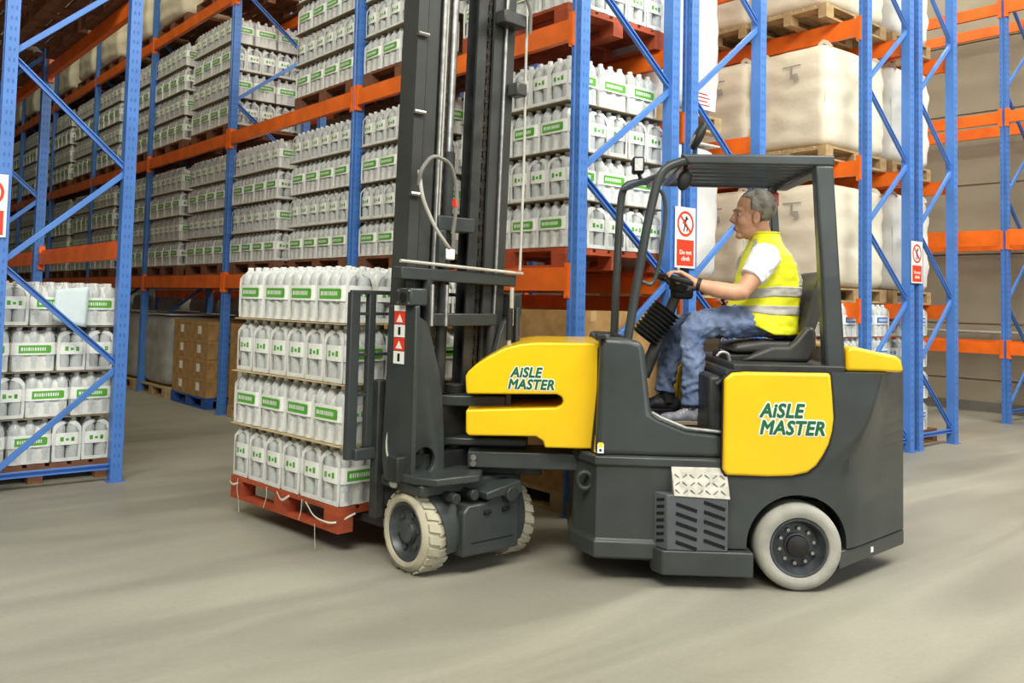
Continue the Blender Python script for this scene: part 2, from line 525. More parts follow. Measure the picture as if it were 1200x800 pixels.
sign(5.21, 4.205, 1.70, .235, .455, 'red and white no climbing sign on the rack between steering wheel and driver')
sign(8.90, 4.205, 1.70, .235, .425, 'red and white no climbing sign on the rack ends behind the truck')
sign(1.10, 6.985, 1.785, .245, .44, 'red and white no climbing sign cut off by the left picture edge')

# ------------------------------------------------------------------ pallets
def pallet_meshes(m, open_sides=False):
    """local: 1.22 along x, 1.02 along y, origin bottom centre"""
    L, W = 1.22, 1.02
    parts = []
    d = MB()
    n = 7; bw = .118
    for i in range(n):
        y = -W / 2 + bw / 2 + i * (W - bw) / (n - 1)
        d.box(-L / 2, L / 2, y - bw / 2, y + bw / 2, .118, .140)
    for x in (-L / 2 + .07, 0, L / 2 - .07):
        d.box(x - .07, x + .07, -W / 2, W / 2, .0985, .1175)
    parts.append(('deck', d.mesh('deck', m, merge=False)))
    k = MB(); k.box(-.07, .07, -.05, .05, .02, .098); blk = k.mesh('block', m)
    bt = MB(); bt.box(-L / 2, L / 2, -.05, .05, 0, .0195); brd = bt.mesh('bottom_board', m)
    return parts[0][1], blk, brd
PM = {}
for key, m in (('red', WOODR), ('brown', WOODB), ('tan', WOODT), ('blue', BLUEP)):
    PM[key] = pallet_meshes(m)
def pallet(kind, loc, rz, label, group=None, full=True):
    r = thing('wooden_pallet', label, 'pallet', loc, rz, group)
    d, k, bt = PM[kind]
    obj('deck', d, r)
    for x in (-.54, 0, .54):
        for y in (-.46, 0, .46):
            o = obj('block', k, r); o.location = (x, y, 0)
    for y in (-.46, 0, .46):
        o = obj('bottom_board', bt, r); o.location = (0, y, 0)
    return r

# ------------------------------------------------------------------ packs of bottled water
PL, PW, PH = .302, .201, .332
def bottle_prof(h=.325, r=.0485):
    return [(.030, 0), (r * .96, .006), (r, .03), (r * .97, .075), (r, .085), (r * .96, .10), (r, .115), (r, .20), (r * .95, .215), (r, .23), (r * .97, .25),
            (r * .86, .272), (r * .60, .294), (.018, .306), (.0165, .309)]
def bottle_mesh(n):
    b = MB(); b.lathe(bottle_prof(), (0, 0, 0), (0, 0, 1), n)
    me = b.mesh('bottle', BOTTLE, angle=80); return me
def cap_mesh(n):
    b = MB(); b.lathe([(.0195, .305), (.0195, .324), (.017, .327)], (0, 0, 0), (0, 0, 1), n)
    return b.mesh('bottle_cap', CAP)
def stadium(l, w, r, n=4):
    pts = []
    for cx, cy, a0 in ((l / 2 - r, w / 2 - r, 0), (-l / 2 + r, w / 2 - r, 90), (-l / 2 + r, -w / 2 + r, 180), (l / 2 - r, -w / 2 + r, 270)):
        for i in range(n + 1):
            a = math.radians(a0 + 90 * i / n)
            pts.append((cx + r * math.cos(a), cy + r * math.sin(a)))
    return pts
def film_geo(b, n=3):
    # film drawn over the long sides, clinging to the three bottles of the row; the short ends stay open as windows
    nx = 6 * n + 1
    for sg in (-1, 1):
        vs = []; fs = []
        lev = ((.004, .0), (.03, .003), (.125, .006), (.215, .006), (.245, .008), (.272, .018), (.296, .044), (.309, .070))
        for z, dpt in lev:
            for i in range(nx):
                x = -PL / 2 + .012 + (PL - .024) * i / (nx - 1)
                c = .5 - .5 * math.cos(2 * PI * (x + .15) / .1)       # 1 over a bottle axis, 0 between two bottles
                amp = .010 + (.012 if z > .26 else 0)
                y = PW / 2 - .001 - amp * (1 - c) - dpt * (.45 + .55 * (1 - c) if z > .25 else 1)
                e = abs(x) / (PL / 2)
                if e > .88:
                    y -= (e - .88) * .16
                vs.append((x, sg * y, z - (.010 * (1 - c) if z > .29 else 0)))
        for r in range(len(lev) - 1):
            for i in range(nx - 1):
                fs.append((r * nx + i, r * nx + i + 1, (r + 1) * nx + i + 1, (r + 1) * nx + i))
        b.add(vs, fs)
    # the film gathers to a frame round each short end: two upright edges and an arch over the shoulder
    for sx in (-1, 1):
        for sy in (-1, 1):
            vs = []; fs = []
            for z, yo, yi in ((.004, .096, .070), (.05, .0995, .078), (.12, .0995, .080), (.22, .0995, .080), (.255, .097, .066), (.282, .080, .038), (.300, .050, .0)):
                vs += [(sx * (PL / 2 + .001 - .012 * (z > .27)), sy * yo, z), (sx * (PL / 2 + .0022 - .012 * (z > .27)), sy * yi, z - (.012 if z > .27 else 0))]
            for i in range(6):
                fs.append((2 * i, 2 * i + 1, 2 * i + 3, 2 * i + 2))
            b.add(vs, fs)
        b.add([(sx * (PL / 2 + .0015), -.096, .004), (sx * (PL / 2 + .0015), .096, .004), (sx * (PL / 2 + .0015), .090, .030), (sx * (PL / 2 + .0015), -.090, .030)], [(0, 1, 2, 3)])
def band_geo(b, n=3):
    P = stadium(PL + .003, PW + .003, .046, n)
    rings = [[(x, y, z) for x, y in P] for z in (.125, .215)]
    m = len(P)
    b.add([p for r in rings for p in r], [(j, (j + 1) % m, (j + 1) % m + m, j + m) for j in range(m)])
def print_geo(b, white):
    e = .0028
    for s in (-1, 1):
        y = s * (PW / 2 + e)
        def q(x0, x1, z0, z1, d=0.0):
            yy = y + s * d
            b.add([(x0, yy, z0), (x1, yy, z0), (x1, yy, z1), (x0, yy, z1)], [(0, 1, 2, 3)])
        if not white:
            q(-.105, .105, .138, .196)
            q(-.112, -.105, .143, .191)
        else:
            x = -.075
            rnd = random.Random(3)
            while x < .085:
                w = rnd.uniform(.006, .014)
                q(x, x + w, .156, .180, .0008); x += w + .006
    for s in (-1, 1):
        x = s * (PL / 2 + e)
        def q2(y0, y1, z0, z1):
            b.add([(x, y0, z0), (x, y1, z0), (x, y1, z1), (x, y0, z1)], [(0, 1, 2, 3)])
        if not white:
            q2(-.052, -.030, .150, .182); q2(-.014, .008, .156, .174); q2(.022, .046, .152, .184)
        else:
            q2(-.045, -.036, .160, .172)
XS6 = [(-.100, -.0495), (0, -.0495), (.100, -.0495), (-.100, .0495), (0, .0495), (.100, .0495)]
BOT_M, CAP_M = bottle_mesh(14), cap_mesh(10)
_f = MB(); film_geo(_f, 4); FILM_M = _f.mesh('shrink_film', FILM, angle=60)
_f = MB(); band_geo(_f, 4); BAND_M = _f.mesh('printed_band', BAND, angle=60)
_f = MB(); print_geo(_f, False); GRN_M = _f.mesh('green_print', GREEN)
_f = MB(); print_geo(_f, True); WHT_M = _f.mesh('white_print', WHITE)
PACKMATS = [BOTTLE, CAP, FILM, BAND, GREEN, WHITE]
def pack_geo(b, nb=8, prof=None):
    prof = prof or bottle_prof()
    for x, y in XS6:
        b.mi = 0; b.lathe(prof, (x, y, 0), (0, 0, 1), nb)
        b.mi = 1; b.lathe([(.0195, .305), (.0195, .325)], (x, y, 0), (0, 0, 1), max(6, nb - 2))
    b.mi = 2; film_geo(b, 2)
    b.mi = 3; band_geo(b, 2)
    b.mi = 4; print_geo(b, False)
    b.mi = 5; print_geo(b, True)
_f = MB(); pack_geo(_f, 9); PACK_M = _f.mesh('water_bottle_pack', PACKMATS, angle=60, merge=False)
LOWPROF = [(.046, 0), (.0485, .03), (.0485, .23), (.040, .272), (.017, .300), (.017, .303)]
_f = MB(); pack_geo(_f, 6, LOWPROF); PACK_LOW = _f

def proto_pack():
    r = bpy.data.objects.new('water_bottle_pack', None)
    r.empty_display_size = .1; COL.objects.link(r)
    for x, y in XS6:
        o = obj('bottle', BOT_M, r); o.location = (x, y, 0)
        obj('bottle_cap', CAP_M, o)
    f = obj('shrink_film', FILM_M, r)
    bd = obj('printed_band', BAND_M, r)
    obj('green_print', GRN_M, bd); obj('white_print', WHT_M, bd)
    return r
_proto = None
n_packs = [0]
STUFF = MB()
rj = random.Random(11)
ORD = ['first', 'second', 'third', 'fourth', 'fifth', 'sixth', 'seventh']
TIER = ['bottom', 'second', 'third', 'top']
PADME = {}
def pad_mesh():
    b = MB(); b.box(-.625, .625, -.525, .525, -.003, .003)
    return b.mesh('layer_board', PADM)
PADME = pad_mesh()
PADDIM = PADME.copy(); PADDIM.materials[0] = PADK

def place_pack(M, x, y, z, turned, detail, label, group):
    """M: load matrix (origin pallet bottom); detail 2 = parts, 1 = one mesh, 0 = stuff"""
    global _proto
    a = math.radians(rj.uniform(-1.1, 1.1)) + (PI / 2 if turned else 0)
    L = M @ Matrix.Translation((x + rj.uniform(-.003, .003), y + rj.uniform(-.003, .003), z)) @ Matrix.Rotation(a, 4, 'Z')
    if detail == 0:
        o = len(STUFF.v)
        STUFF.v.extend([L @ p for p in PACK_LOW.v]); STUFF.f.extend([[i + o for i in f] for f in PACK_LOW.f]); STUFF.m.extend(PACK_LOW.m)
        return
    n_packs[0] += 1
    if detail == 2:
        if _proto is None:
            _proto = proto_pack(); r = _proto
        else:
            r = copy_tree(_proto)
    else:
        r = bpy.data.objects.new('water_bottle_pack', PACK_M); COL.objects.link(r)
    r.location = L.translation; r.rotation_euler = (0, 0, L.to_euler().z)
    tag(r, label, 'water pack', group)

def water_load(desc, loc, rz, detail, kind='brown', plabel=None, faces='fe', tiers=4, pat=(1, 0, 1, 0), end_desc='end face', front_desc='aisle side', pads=True, pallet_on=True, front_n=None):
    """a pallet of shrink-wrapped water packs: faces f = local +y side, e = local -x end"""
    M = Matrix.Translation(loc) @ Matrix.Rotation(rz, 4, 'Z')
    if pallet_on:
        pallet(kind, loc, rz, plabel or f'{kind} pallet under the bottled water {desc}', 'pallets in the racks')
    grp = f'water packs {desc}'
    z = .1415
    for t in range(tiers):
        tn = TIER[t] if tiers == 4 else ORD[t]
        longside = pat[t % len(pat)]
        if longside:       # pack length along x: 4 columns, 5 rows (y)
            for i in range(4):
                for j in range(5):
                    fr = j == 4; en = i == 0
                    if not ((fr and 'f' in faces) or (en and 'e' in faces)):
                        continue
                    x = (i - 1.5) * .305; y = (j - 2) * .204
                    if fr:
                        lb = f'water bottle pack {desc}, {tn} tier, {ORD[i]} from near corner, {front_desc}'
                    else:
                        lb = f'water bottle pack {desc}, {tn} tier, {ORD[4 - j]} from near corner, {end_desc}'
                    place_pack(M, x, y, z, False, detail, lb, grp)
        else:              # pack length along y: 6 columns, 3 rows + slack
            for i in range(6):
                for j in range(3):
                    fr = j == 2; en = i == 0
                    if not ((fr and 'f' in faces) or (en and 'e' in faces)):
                        continue
                    x = (i - 2.5) * .2035; y = (j - 1) * .306 + .045
                    if fr:
                        lb = f'water bottle pack {desc}, {tn} tier, {ORD[i]} from near corner, {front_desc}'
                    else:
                        lb = f'water bottle pack {desc}, {tn} tier, {ORD[2 - j]} from near corner, {end_desc}'
                    place_pack(M, x, y, z, True, detail, lb, grp)
        z += PH
        if t < tiers - 1 and pads:
            if detail:
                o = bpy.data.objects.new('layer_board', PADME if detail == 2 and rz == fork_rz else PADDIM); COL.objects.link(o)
                o.location = M @ Vector((0, 0, z + .0035)); o.rotation_euler = (0, 0, rz + math.radians(rj.uniform(-.8, .8)))
                tag(o, f'cardboard layer sheet on the {tn} tier of water packs {desc}', 'layer sheet', 'cardboard layer sheets')
            else:
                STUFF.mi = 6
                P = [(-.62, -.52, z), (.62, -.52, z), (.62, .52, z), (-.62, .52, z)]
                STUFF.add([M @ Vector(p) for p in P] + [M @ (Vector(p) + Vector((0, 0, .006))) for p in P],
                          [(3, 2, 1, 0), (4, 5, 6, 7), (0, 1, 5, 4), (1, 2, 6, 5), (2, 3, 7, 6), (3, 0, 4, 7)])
        z += .007
    return z

H90 = PI / 2
# the load on the forks: heading of the front unit
FA = Vector((-.09, .996, 0)).normalized(); FB = Vector((.996, .09, 0)).normalized()
FORK_C = Vector((2.45, 4.37, 0))                      # near (rear left) bottom corner of the pallet
fl = FORK_C + FA * .61 + FB * .51; fl.z = .115
fork_rz = math.atan2(FA.y, FA.x)
water_load('on the forks', fl, fork_rz, 2, 'red', 'red painted pallet carried on the forklift forks', 'fe', end_desc='mast side', front_desc='left side', pat=(0, 1, 0, 1))

# load at floor level in the left rack, end face to the camera
def left_load():
    loc = Vector((1.545, 7.86, 0)); M = Matrix.Translation(loc) @ Matrix.Rotation(H90, 4, 'Z')
    pallet('brown', loc, H90, 'dark red pallet on the floor inside the left rack', 'pallets in the racks')
    z = .1415
    seqs = ['ssll', 'llss', 'llss', 'ssll']
    seqs = ['llss', 'ssll', 'llss', 'ssll']
    for t in range(4):
        # y local runs from +.51 (picture left, -X) to -.51 (right)
        y = .505; n = 0
        for ch in seqs[t]:
            w = .305 if ch == 'l' else .204
            y -= w / 2
            if ch == 'l':
                place_pack(M, -.505, y, z, True, 2, f'water bottle pack under left rack, {TIER[t]} tier, {ORD[n]} from the left', 'water packs under the left rack')
                place_pack(M, -.29, y, z, True, 0, f'water bottle pack under left rack, {TIER[t]} tier, {ORD[n]} from left, second row', 'water packs under the left rack')
            else:
                place_pack(M, -.455, y, z, False, 2, f'water bottle pack under left rack, {TIER[t]} tier, {ORD[n]} from the left', 'water packs under the left rack')
            y -= w / 2; n += 1
        # the aisle side of the same tier
        for i in range(3):
            place_pack(M, -.13 + i * .306, -.40, z, False, 0, f'water bottle pack under left rack, {TIER[t]} tier, {ORD[i + 1]} along the aisle side', 'water packs under the left rack')
        z += PH
        if t < 3:
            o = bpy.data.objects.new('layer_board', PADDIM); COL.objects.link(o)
            o.location = M @ Vector((0, 0, z + .0035)); o.rotation_euler = (0, 0, H90)
            tag(o, f'cardboard layer sheet on the {TIER[t]} tier of the left rack load', 'layer sheet', 'cardboard layer sheets')
        z += .007
    # pale sheet of paper tucked on the packs
    b = MB()
    def sh(u, v):
        return Vector((1.59 + u * .24 + v * .02, 7.212 - .012 * math.sin(u * 3 + v * 2) - .016 * (1 - v), 1.20 + v * .23 - u * .03 * (1 - v) - (.02 * u if v < .5 else -.03 * u)))
    vs = []; fs = []; n = 8
    for i in range(n + 1):
        for j in range(n + 1):
            vs.append(sh(i / n, j / n))
    for i in range(n):
        for j in range(n):
            a = i * (n + 1) + j; fs.append((a, a + n + 1, a + n + 2, a + 1))
    b.add(vs, fs)
    pm = mat('pale_blue_sheet', (.62, .72, .74), .4, var=.04)
    o = b.build('plastic_sheet', pm); sd = o.modifiers.new('solid', 'SOLIDIFY'); sd.thickness = .001
    tag(o, 'pale blue plastic sheet hanging on the water packs in the left rack', 'plastic sheet')
left_load()
for k, y in enumerate((9.3,)):
    water_load('deeper in left rack', Vector((1.545, y, 0)), H90, 0, 'brown', 'brown pallet behind the nearest load in the left rack', 'e', end_desc='near end')

# middle rack, two pallets to the bay, front face to -X (local +y), end face to -Y (local -x)
def r2_slots(bay):
    y0 = r2y[bay]
    return [y0 + .13 + .61 + .04, y0 + 3.0 - .02 - .61 - .04]
XL = 4.64
RL1, RL2, RL3 = 1.66, 3.37, 5.125
water_load('on middle shelf beside mast', Vector((XL, r2_slots(0)[0] - .02, RL1)), H90, 2, 'red', 'red pallet on the first shelf at the rack end behind the mast', 'fe')
water_load('on first shelf behind mast', Vector((XL, r2_slots(0)[1], RL1)), H90, 1, 'brown', 'brown pallet on the first shelf behind the left mast rail', 'fe')
water_load('on upper shelf above mast', Vector((XL, r2_slots(0)[0], RL2)), H90, 1, 'red', 'red pallet on the upper shelf at the rack end', 'fe')
water_load('on upper shelf behind mast', Vector((XL, r2_slots(0)[1], RL2)), H90, 1, 'brown', 'brown pallet with torn wrap on the upper shelf left of the mast', 'f')
water_load('above load, right half bay', Vector((XL, r2_slots(1)[0], RL1)), H90, 1, 'brown', 'brown pallet on first shelf just above the forklift load', 'fe')
water_load('above load, left half bay', Vector((XL, r2_slots(1)[1], RL1)), H90, 1, 'brown', 'brown pallet on first shelf left above the forklift load', 'fe')
water_load('alone in upper bay', Vector((XL, r2_slots(1)[0] - .03, RL2)), H90, 1, 'brown', 'brown pallet alone in its upper bay beside an empty place', 'fe')
water_load('third bay first shelf near', Vector((XL, r2_slots(2)[0], RL1)), H90, 0, 'brown', 'brown pallet on the first shelf of the third bay, nearer one', 'fe')
water_load('third bay first shelf far', Vector((XL, r2_slots(2)[1], RL1)), H90, 0, 'brown', 'brown pallet on the first shelf of the third bay, farther one', 'f')
water_load('third bay upper shelf near', Vector((XL, r2_slots(2)[0], RL2)), H90, 0, 'brown', 'brown pallet on the upper shelf of the third bay, nearer one', 'fe')
water_load('third bay upper shelf far', Vector((XL, r2_slots(2)[1], RL2)), H90, 0, 'brown', 'brown pallet on the upper shelf of the third bay, farther one', 'f')
bayw = ['', '', '', 'fourth', 'fifth', 'sixth', 'seventh', 'eighth']
for bay in range(3, 8):
    for k in (0, 1):
        for zl, nm in ((RL1, 'first'), (RL2, 'upper')):
            water_load('x', Vector((XL + rj.uniform(-.03, .03), r2_slots(bay)[k], zl)), H90, 0, 'brown',
                       f'dark pallet in {bayw[bay]} bay, {nm} shelf, {"nearer" if k == 0 else "farther"} of the two', 'fe' if k == 0 else 'f')
so = STUFF.build('water_bottle_packs', PACKMATS + [PADK], angle=60, merge=False)
so['kind'] = 'stuff'; so['label'] = 'water bottle packs in the far bays and deeper rows of the racks'; so['category'] = 'water packs'
# ------------------------------------------------------------------ cardboard cartons
def carton_parts(lx, ly, lz):
    b = MB(); b.box(-lx / 2, lx / 2, -ly / 2, ly / 2, 0, lz)
    body = b.mesh('carton_body', CARD)
    t = MB(); e = .0012
    t.box(-lx / 2 - e, lx / 2 + e, -.028, .028, lz - .07, lz + e)
    tape = t.mesh('packing_tape', CARDT)
    l = MB(); l.box(-lx / 2 - .002, -lx / 2, -.05, .05, lz * .30, lz * .72); l.box(-.16, -.06, ly / 2, ly / 2 + .002, lz * .30, lz * .72)
    l = MB(); l.box(-.06, .05, ly / 2, ly / 2 + .002, lz * .30, lz * .72)
    lab = l.mesh('shipping_label', WHITE)
    f = MB(); f.box(-lx / 2 - .0025, lx / 2 + .0025, -ly / 2 - .0025, ly / 2 + .0025, lz * .86, lz * .885)
    lip = f.mesh('lid_edge', CARDT)
    return body, tape, lab, lip
CART = carton_parts(.598, .498, .235)
CARTB = carton_parts(.598, .498, .305)
ROW = ['near', 'far']
def carton_stack(desc, loc, rz, tiers, meshes, h, pal, plabel, lidded=True):
    M = Matrix.Translation(loc) @ Matrix.Rotation(rz, 4, 'Z')
    pallet(pal, loc, rz, plabel, 'pallets in the racks')
    for t in range(tiers):
        for i in (0, 1):
            for j in (1, 0):
                if t == tiers - 1 and False:
                    continue
                L = M @ Matrix.Translation(((i - .5) * .606 + rj.uniform(-.004, .004), (j - .5) * .506, .1412 + t * h))
                r = thing('cardboard_carton', f'brown carton {desc}, {ORD[t]} from the floor, {"nearer" if i == 0 else "farther"} column, {"aisle" if j else "back"} row',
                          'carton', L.translation, rz, f'brown cartons {desc}')
                obj('carton_body', meshes[0], r); obj('packing_tape', meshes[1], r)
                if j == 1 and lidded:
                    obj('shipping_label', meshes[2], r)
                if lidded:
                    obj('lid_edge', meshes[3], r)
carton_stack('left of fork load', Vector((XL, 11.35, 0)), H90, 4, CART, .2365, 'blue', 'blue pallet on the floor under the brown cartons')
carton_stack('beside the fork load', Vector((XL, 9.45, 0)), H90, 4, CART, .2365, 'tan', 'tan pallet under the cartons half hidden by the fork load')
carton_stack('behind the truck hood', Vector((XL, r2_slots(0)[0] - .06, 0)), H90, 4, CARTB, .3065, 'tan', 'tan pallet under the cartons behind the truck hood', False)
carton_stack('behind the mast', Vector((XL, r2_slots(0)[1], 0)), H90, 4, CARTB, .3065, 'tan', 'tan pallet under the cartons behind the mast', False)

# ------------------------------------------------------------------ soft loads
def soft_box(lx, ly, lz, n=14, power=5.0, amp=.012, seed=0, bulge=.03, taper=0.0):
    """rounded cloth block, origin bottom centre"""
    bm = bmesh.new(); bmesh.ops.create_cube(bm, size=2)
    bmesh.ops.subdivide_edges(bm, edges=bm.edges[:], cuts=n, use_grid_fill=True)
    for v in bm.verts:
        p = v.co.copy()
        l = (abs(p.x) ** power + abs(p.y) ** power + abs(p.z) ** power) ** (1 / power)
        q = p / l
        k = 1 + bulge * (1 - q.z * q.z)
        w = Vector((q.x * lx / 2 * k, q.y * ly / 2 * k, (q.z + 1) * lz / 2))
        nn = noise.noise_vector(w * 4.5 + Vector((seed, seed * .7, 0))) * amp + noise.noise_vector(w * 13 + Vector((0, seed, 3))) * amp * .4
        nn.z *= .5 if w.z > .05 else 0
        fold = amp * .5 * math.sin(w.z * 26 + 3 * noise.noise(w * 3 + Vector((seed, 0, 0))))
        w += nn + Vector((q.x, q.y, 0)) * fold
        v.co = w
    bm.normal_update()
    zmin = min(v.co.z for v in bm.verts)
    for v in bm.verts:
        v.co.z -= zmin
    me = bpy.data.meshes.new('soft'); bm.to_mesh(me); bm.free()
    me.polygons.foreach_set('use_smooth', [True] * len(me.polygons))
    return me
def bag_meshes(lx, ly, lz, m, seed):
    body = soft_box(lx, ly, lz, 18, 11, .014, seed, .012); body.materials.append(m)
    loops = []
    for sx in (-1, 1):
        for sy in (-1, 1):
            b = MB()
            x, y = sx * lx * .40, sy * ly * .40
            pts = []
            for i in range(13):
                a = PI * i / 12
                pts.append((x + sx * .02 * math.sin(a), y + .07 * math.cos(a), lz - .02 + .045 * math.sin(a) - .03 * abs(math.cos(a))))
            b.tube(pts, [(.004, .022)] * 13, 6, side=(1, 0, 0))
            loops.append(b.mesh('lifting_loop', m))
    seams = []
    # seam tapes down the corners
    for sx in (-1, 1):
        for sy in (-1, 1):
            sk = MB(); sk.tube([(sx * lx * .455, sy * ly * .455, lz * .10), (sx * lx * .472, sy * ly * .472, lz * .5), (sx * lx * .455, sy * ly * .455, lz * .90)], .009, 6)
            seams.append(sk.mesh('corner_seam', m))
    g = MB()
    xx = -lx / 2 * 1.035 - .010
    for k, (z0, z1, y0, y1) in enumerate(((.80, .815, -.10, .14), (.70, .80, .00, .03), (.70, .73, .03, .10), (.66, .70, .05, .11))):
        g.add([(xx, -y0 * ly - .05, z0 * lz), (xx, -y1 * ly - .05, z0 * lz), (xx, -y1 * ly - .05, z1 * lz), (xx, -y0 * ly - .05, z1 * lz)], [(0, 1, 2, 3)])
    pr = g.mesh('printed_mark', GREYW)
    return body, loops, seams, pr
BAG1 = bag_meshes(1.14, .86, 1.02, BAG, 1)
BAG2 = bag_meshes(.84, .86, 1.04, BAGW, 5)
BAG3 = bag_meshes(1.0, 1.1, 1.1, BAG, 9)
def big_bag(B, loc, label, rz=0.0, mark=True, palk='tan', psc=(1, 1), grp='big woven bags on the racks', plabel=None):
    r0 = pallet(palk, loc, rz, plabel or ('tan pallet under the ' + ' '.join(label.split()[:9])), 'pallets in the racks')
    r0.scale = (psc[0], psc[1], 1)
    r = thing('bulk_bag', label, 'bag', Vector(loc) + V(0, 0, .141), rz + math.radians(rj.uniform(-1.2, 1.2)), grp)
    obj('bag_body', B[0], r)
    for l in B[1]:
        obj('lifting_loop', l, r)
    for l in B[2]:
        obj('corner_seam', l, r)
    if mark:
        obj('printed_mark', B[3], r)
R3Z = [1.487, 2.857, 4.247]
lv = ['first', 'second', 'third']
for k, zl in enumerate(R3Z):
    for j, y in enumerate((4.93, 5.86, 6.79)):
        pos = ['nearest', 'middle', 'far'][j]
        big_bag(BAG1, (8.26, y, zl), f'beige woven bulk bag on the {lv[k]} shelf right of the driver, {pos} of its row', 0, j < 2, 'tan', (.97, .84))
    big_bag(BAG2, (9.42, 4.93, zl), f'white cloth bulk bag on the {lv[k]} shelf facing the empty rack', 0, False, 'tan', (.72, .84))

# ------------------------------------------------------------------ stretch-wrapped loads
def wrapped(me_m, loc, size, label, seed, rz=0.0, pal='tan', psc=(1, 1), grp=None, tag_paper=False, sheet=True):
    r0 = pallet(pal, loc, rz, 'pallet under the ' + label.split(' on ')[0] + ' on ' + ' '.join(label.split(' on ')[1].split()[:6]) if ' on ' in label else 'pallet under the ' + label, 'pallets in the racks')
    r0.scale = (psc[0], psc[1], 1)
    me = soft_box(size[0], size[1], size[2], 14, 9, .008, seed, .008); me.materials.append(me_m)
    r = thing('wrapped_load', label, 'wrapped load', Vector(loc) + V(0, 0, .141), rz, grp)
    obj('wrap', me, r)
    b = MB(); b.box(-size[0] * .49, size[0] * .49, -size[1] * .49, size[1] * .49, size[2] + .002, size[2] + .012)
    if sheet:
        b.M = None
        o = b.build('top_sheet', BAGW, None); o.parent = r
    if tag_paper:
        b = MB(); x0 = -size[0] * .05; yy = -size[1] / 2 - .016
        b.box(x0, x0 + .34, yy - .001, yy, .03, .20); o = b.build('paper_label', WHITE); o.parent = r
        b = MB()
        for i in range(4):
            b.box(x0 + .03, x0 + .26 - .03 * (i % 2), yy - .002, yy - .001, .06 + .03 * i, .07 + .03 * i)
        o = b.build('label_print', REDL); o.parent = r
    return r
for k, zl in enumerate(R3Z):
    wrapped(WRAPW, (5.62, 5.02, zl), (.84, 1.05, 1.12), f'white stretch-wrapped load on the {lv[k]} shelf behind the no climbing sign', 3 + k, 0, 'tan', (.70, 1.0), None, k == 1)
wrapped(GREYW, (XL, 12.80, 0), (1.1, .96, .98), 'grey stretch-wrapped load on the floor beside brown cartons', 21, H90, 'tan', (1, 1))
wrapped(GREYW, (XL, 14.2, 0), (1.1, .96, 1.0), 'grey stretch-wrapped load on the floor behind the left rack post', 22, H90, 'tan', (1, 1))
for bay in range(0, 5):  # loads added to block light and close the view behind the cartons
    for k in (0, 1):
        if bay == 0 and k == 0:
            continue
        n_ = ['first', 'second', 'third', 'fourth', 'fifth'][bay]
        wrapped(GREYW, (5.66, r2_slots(bay)[k], 0), (1.12, .86, 1.27), f'added light-blocking wrapped load on the floor deep in the {n_} bay, {"nearer" if k == 0 else "farther"} one', 40 + bay * 2 + k, H90, 'brown', (1, .88), 'added light-blocking loads on the floor behind the cartons', False, False)
for bay in range(2, 8):
    for k in (0, 1):
        big_bag(BAG3, (XL, r2_slots(bay)[k], RL3), f'dim beige bag on the top shelf, {["", "", "third", "fourth", "fifth", "sixth", "seventh", "eighth"][bay]} bay, {"nearer" if k == 0 else "farther"}', H90, False, 'brown', (1, 1),
                'beige bags on the top shelf', f'dark pallet on the top shelf, {["", "", "third", "fourth", "fifth", "sixth", "seventh", "eighth"][bay]} bay, {"nearer" if k == 0 else "farther"}')
for k, y in enumerate((7.78, 9.12, 10.7, 12.0, 13.7)):
    big_bag(BAG3, (1.62, y, 3.752), f'beige bag on the high shelf of the left rack, {ORD[k]} from the end', H90, False, 'brown', (1, .86), 'beige bags high in the left rack',
            f'dark pallet on the high shelf of the left rack, {ORD[k]} from the end')

# ------------------------------------------------------------------ blue-labelled water at floor level behind the truck
pm2 = PACK_M.copy(); pm2.name = 'blue_label_pack'; pm2.materials[4] = BLUEL
def blue_stack(desc, X0, ncol, tiers=4):
    z = .1415
    for t in range(tiers):
        for i in range(ncol):
            x = X0 + (i + .5) * .305
            o = bpy.data.objects.new('water_bottle_pack', pm2); COL.objects.link(o)
            o.location = (x, 4.53 + rj.uniform(-.004, .004), z); o.rotation_euler = (0, 0, math.radians(rj.uniform(-1, 1)))
            tag(o, f'blue-labelled water pack {desc}, {TIER[t]} tier, {ORD[i]} from the left', 'water pack', 'blue-labelled water packs behind the truck')
        for j in range(1, 5):
            if desc.startswith('under'):
                o = bpy.data.objects.new('water_bottle_pack', pm2); COL.objects.link(o)
                o.location = (X0 + .105, 4.53 + .0 + j * .306 - .06, z); o.rotation_euler = (0, 0, H90)
                tag(o, f'blue-labelled water pack {desc}, {TIER[t]} tier, {ORD[j]} along the aisle face', 'water pack', 'blue-labelled water packs behind the truck')
        z += PH + .004
pallet('tan', (8.35, 4.95, 0), 0, 'pallet on the floor under the blue-labelled water below the beige bags', 'pallets in the racks').scale = (.84, 1, 1)
blue_stack('under beige bags', 7.86, 3)
pallet('brown', (9.42, 4.95, 0), 0, 'pallet on the floor under the blue-labelled water by the right-hand post', 'pallets in the racks').scale = (.72, 1, 1)
blue_stack('by right-hand post', 9.0, 2); 
# ------------------------------------------------------------------ the forklift: rear body frame MT (u rearward, v away from camera), front unit frame MF (p right, q ahead)
eu, ev = Vector((.745, -.667, 0)), Vector((.667, .745, 0))
MT = Matrix(((eu.x, ev.x, 0, 4.02), (eu.y, ev.y, 0, 2.50), (0, 0, 1, 0), (0, 0, 0, 1)))
MF = Matrix(((FB.x, FA.x, 0, 2.97), (FB.y, FA.y, 0, 3.87), (0, 0, 1, 0), (0, 0, 0, 1)))
truck = thing('articulated_forklift', 'charcoal and yellow articulated forklift carrying a pallet of bottled water', 'forklift', (3.75, 3.1, 0))
UVZ = lambda u, z, v: Vector((u, v, z))
W = 1.16
def T_(): return MB(MT)
def F_(): return MB(MF)
MA = Matrix(((.9998, -.02, 0, 2.942), (.02, .9998, 0, 3.905), (0, 0, 1, 0), (0, 0, 0, 1)))     # axle frame, steered a few degrees
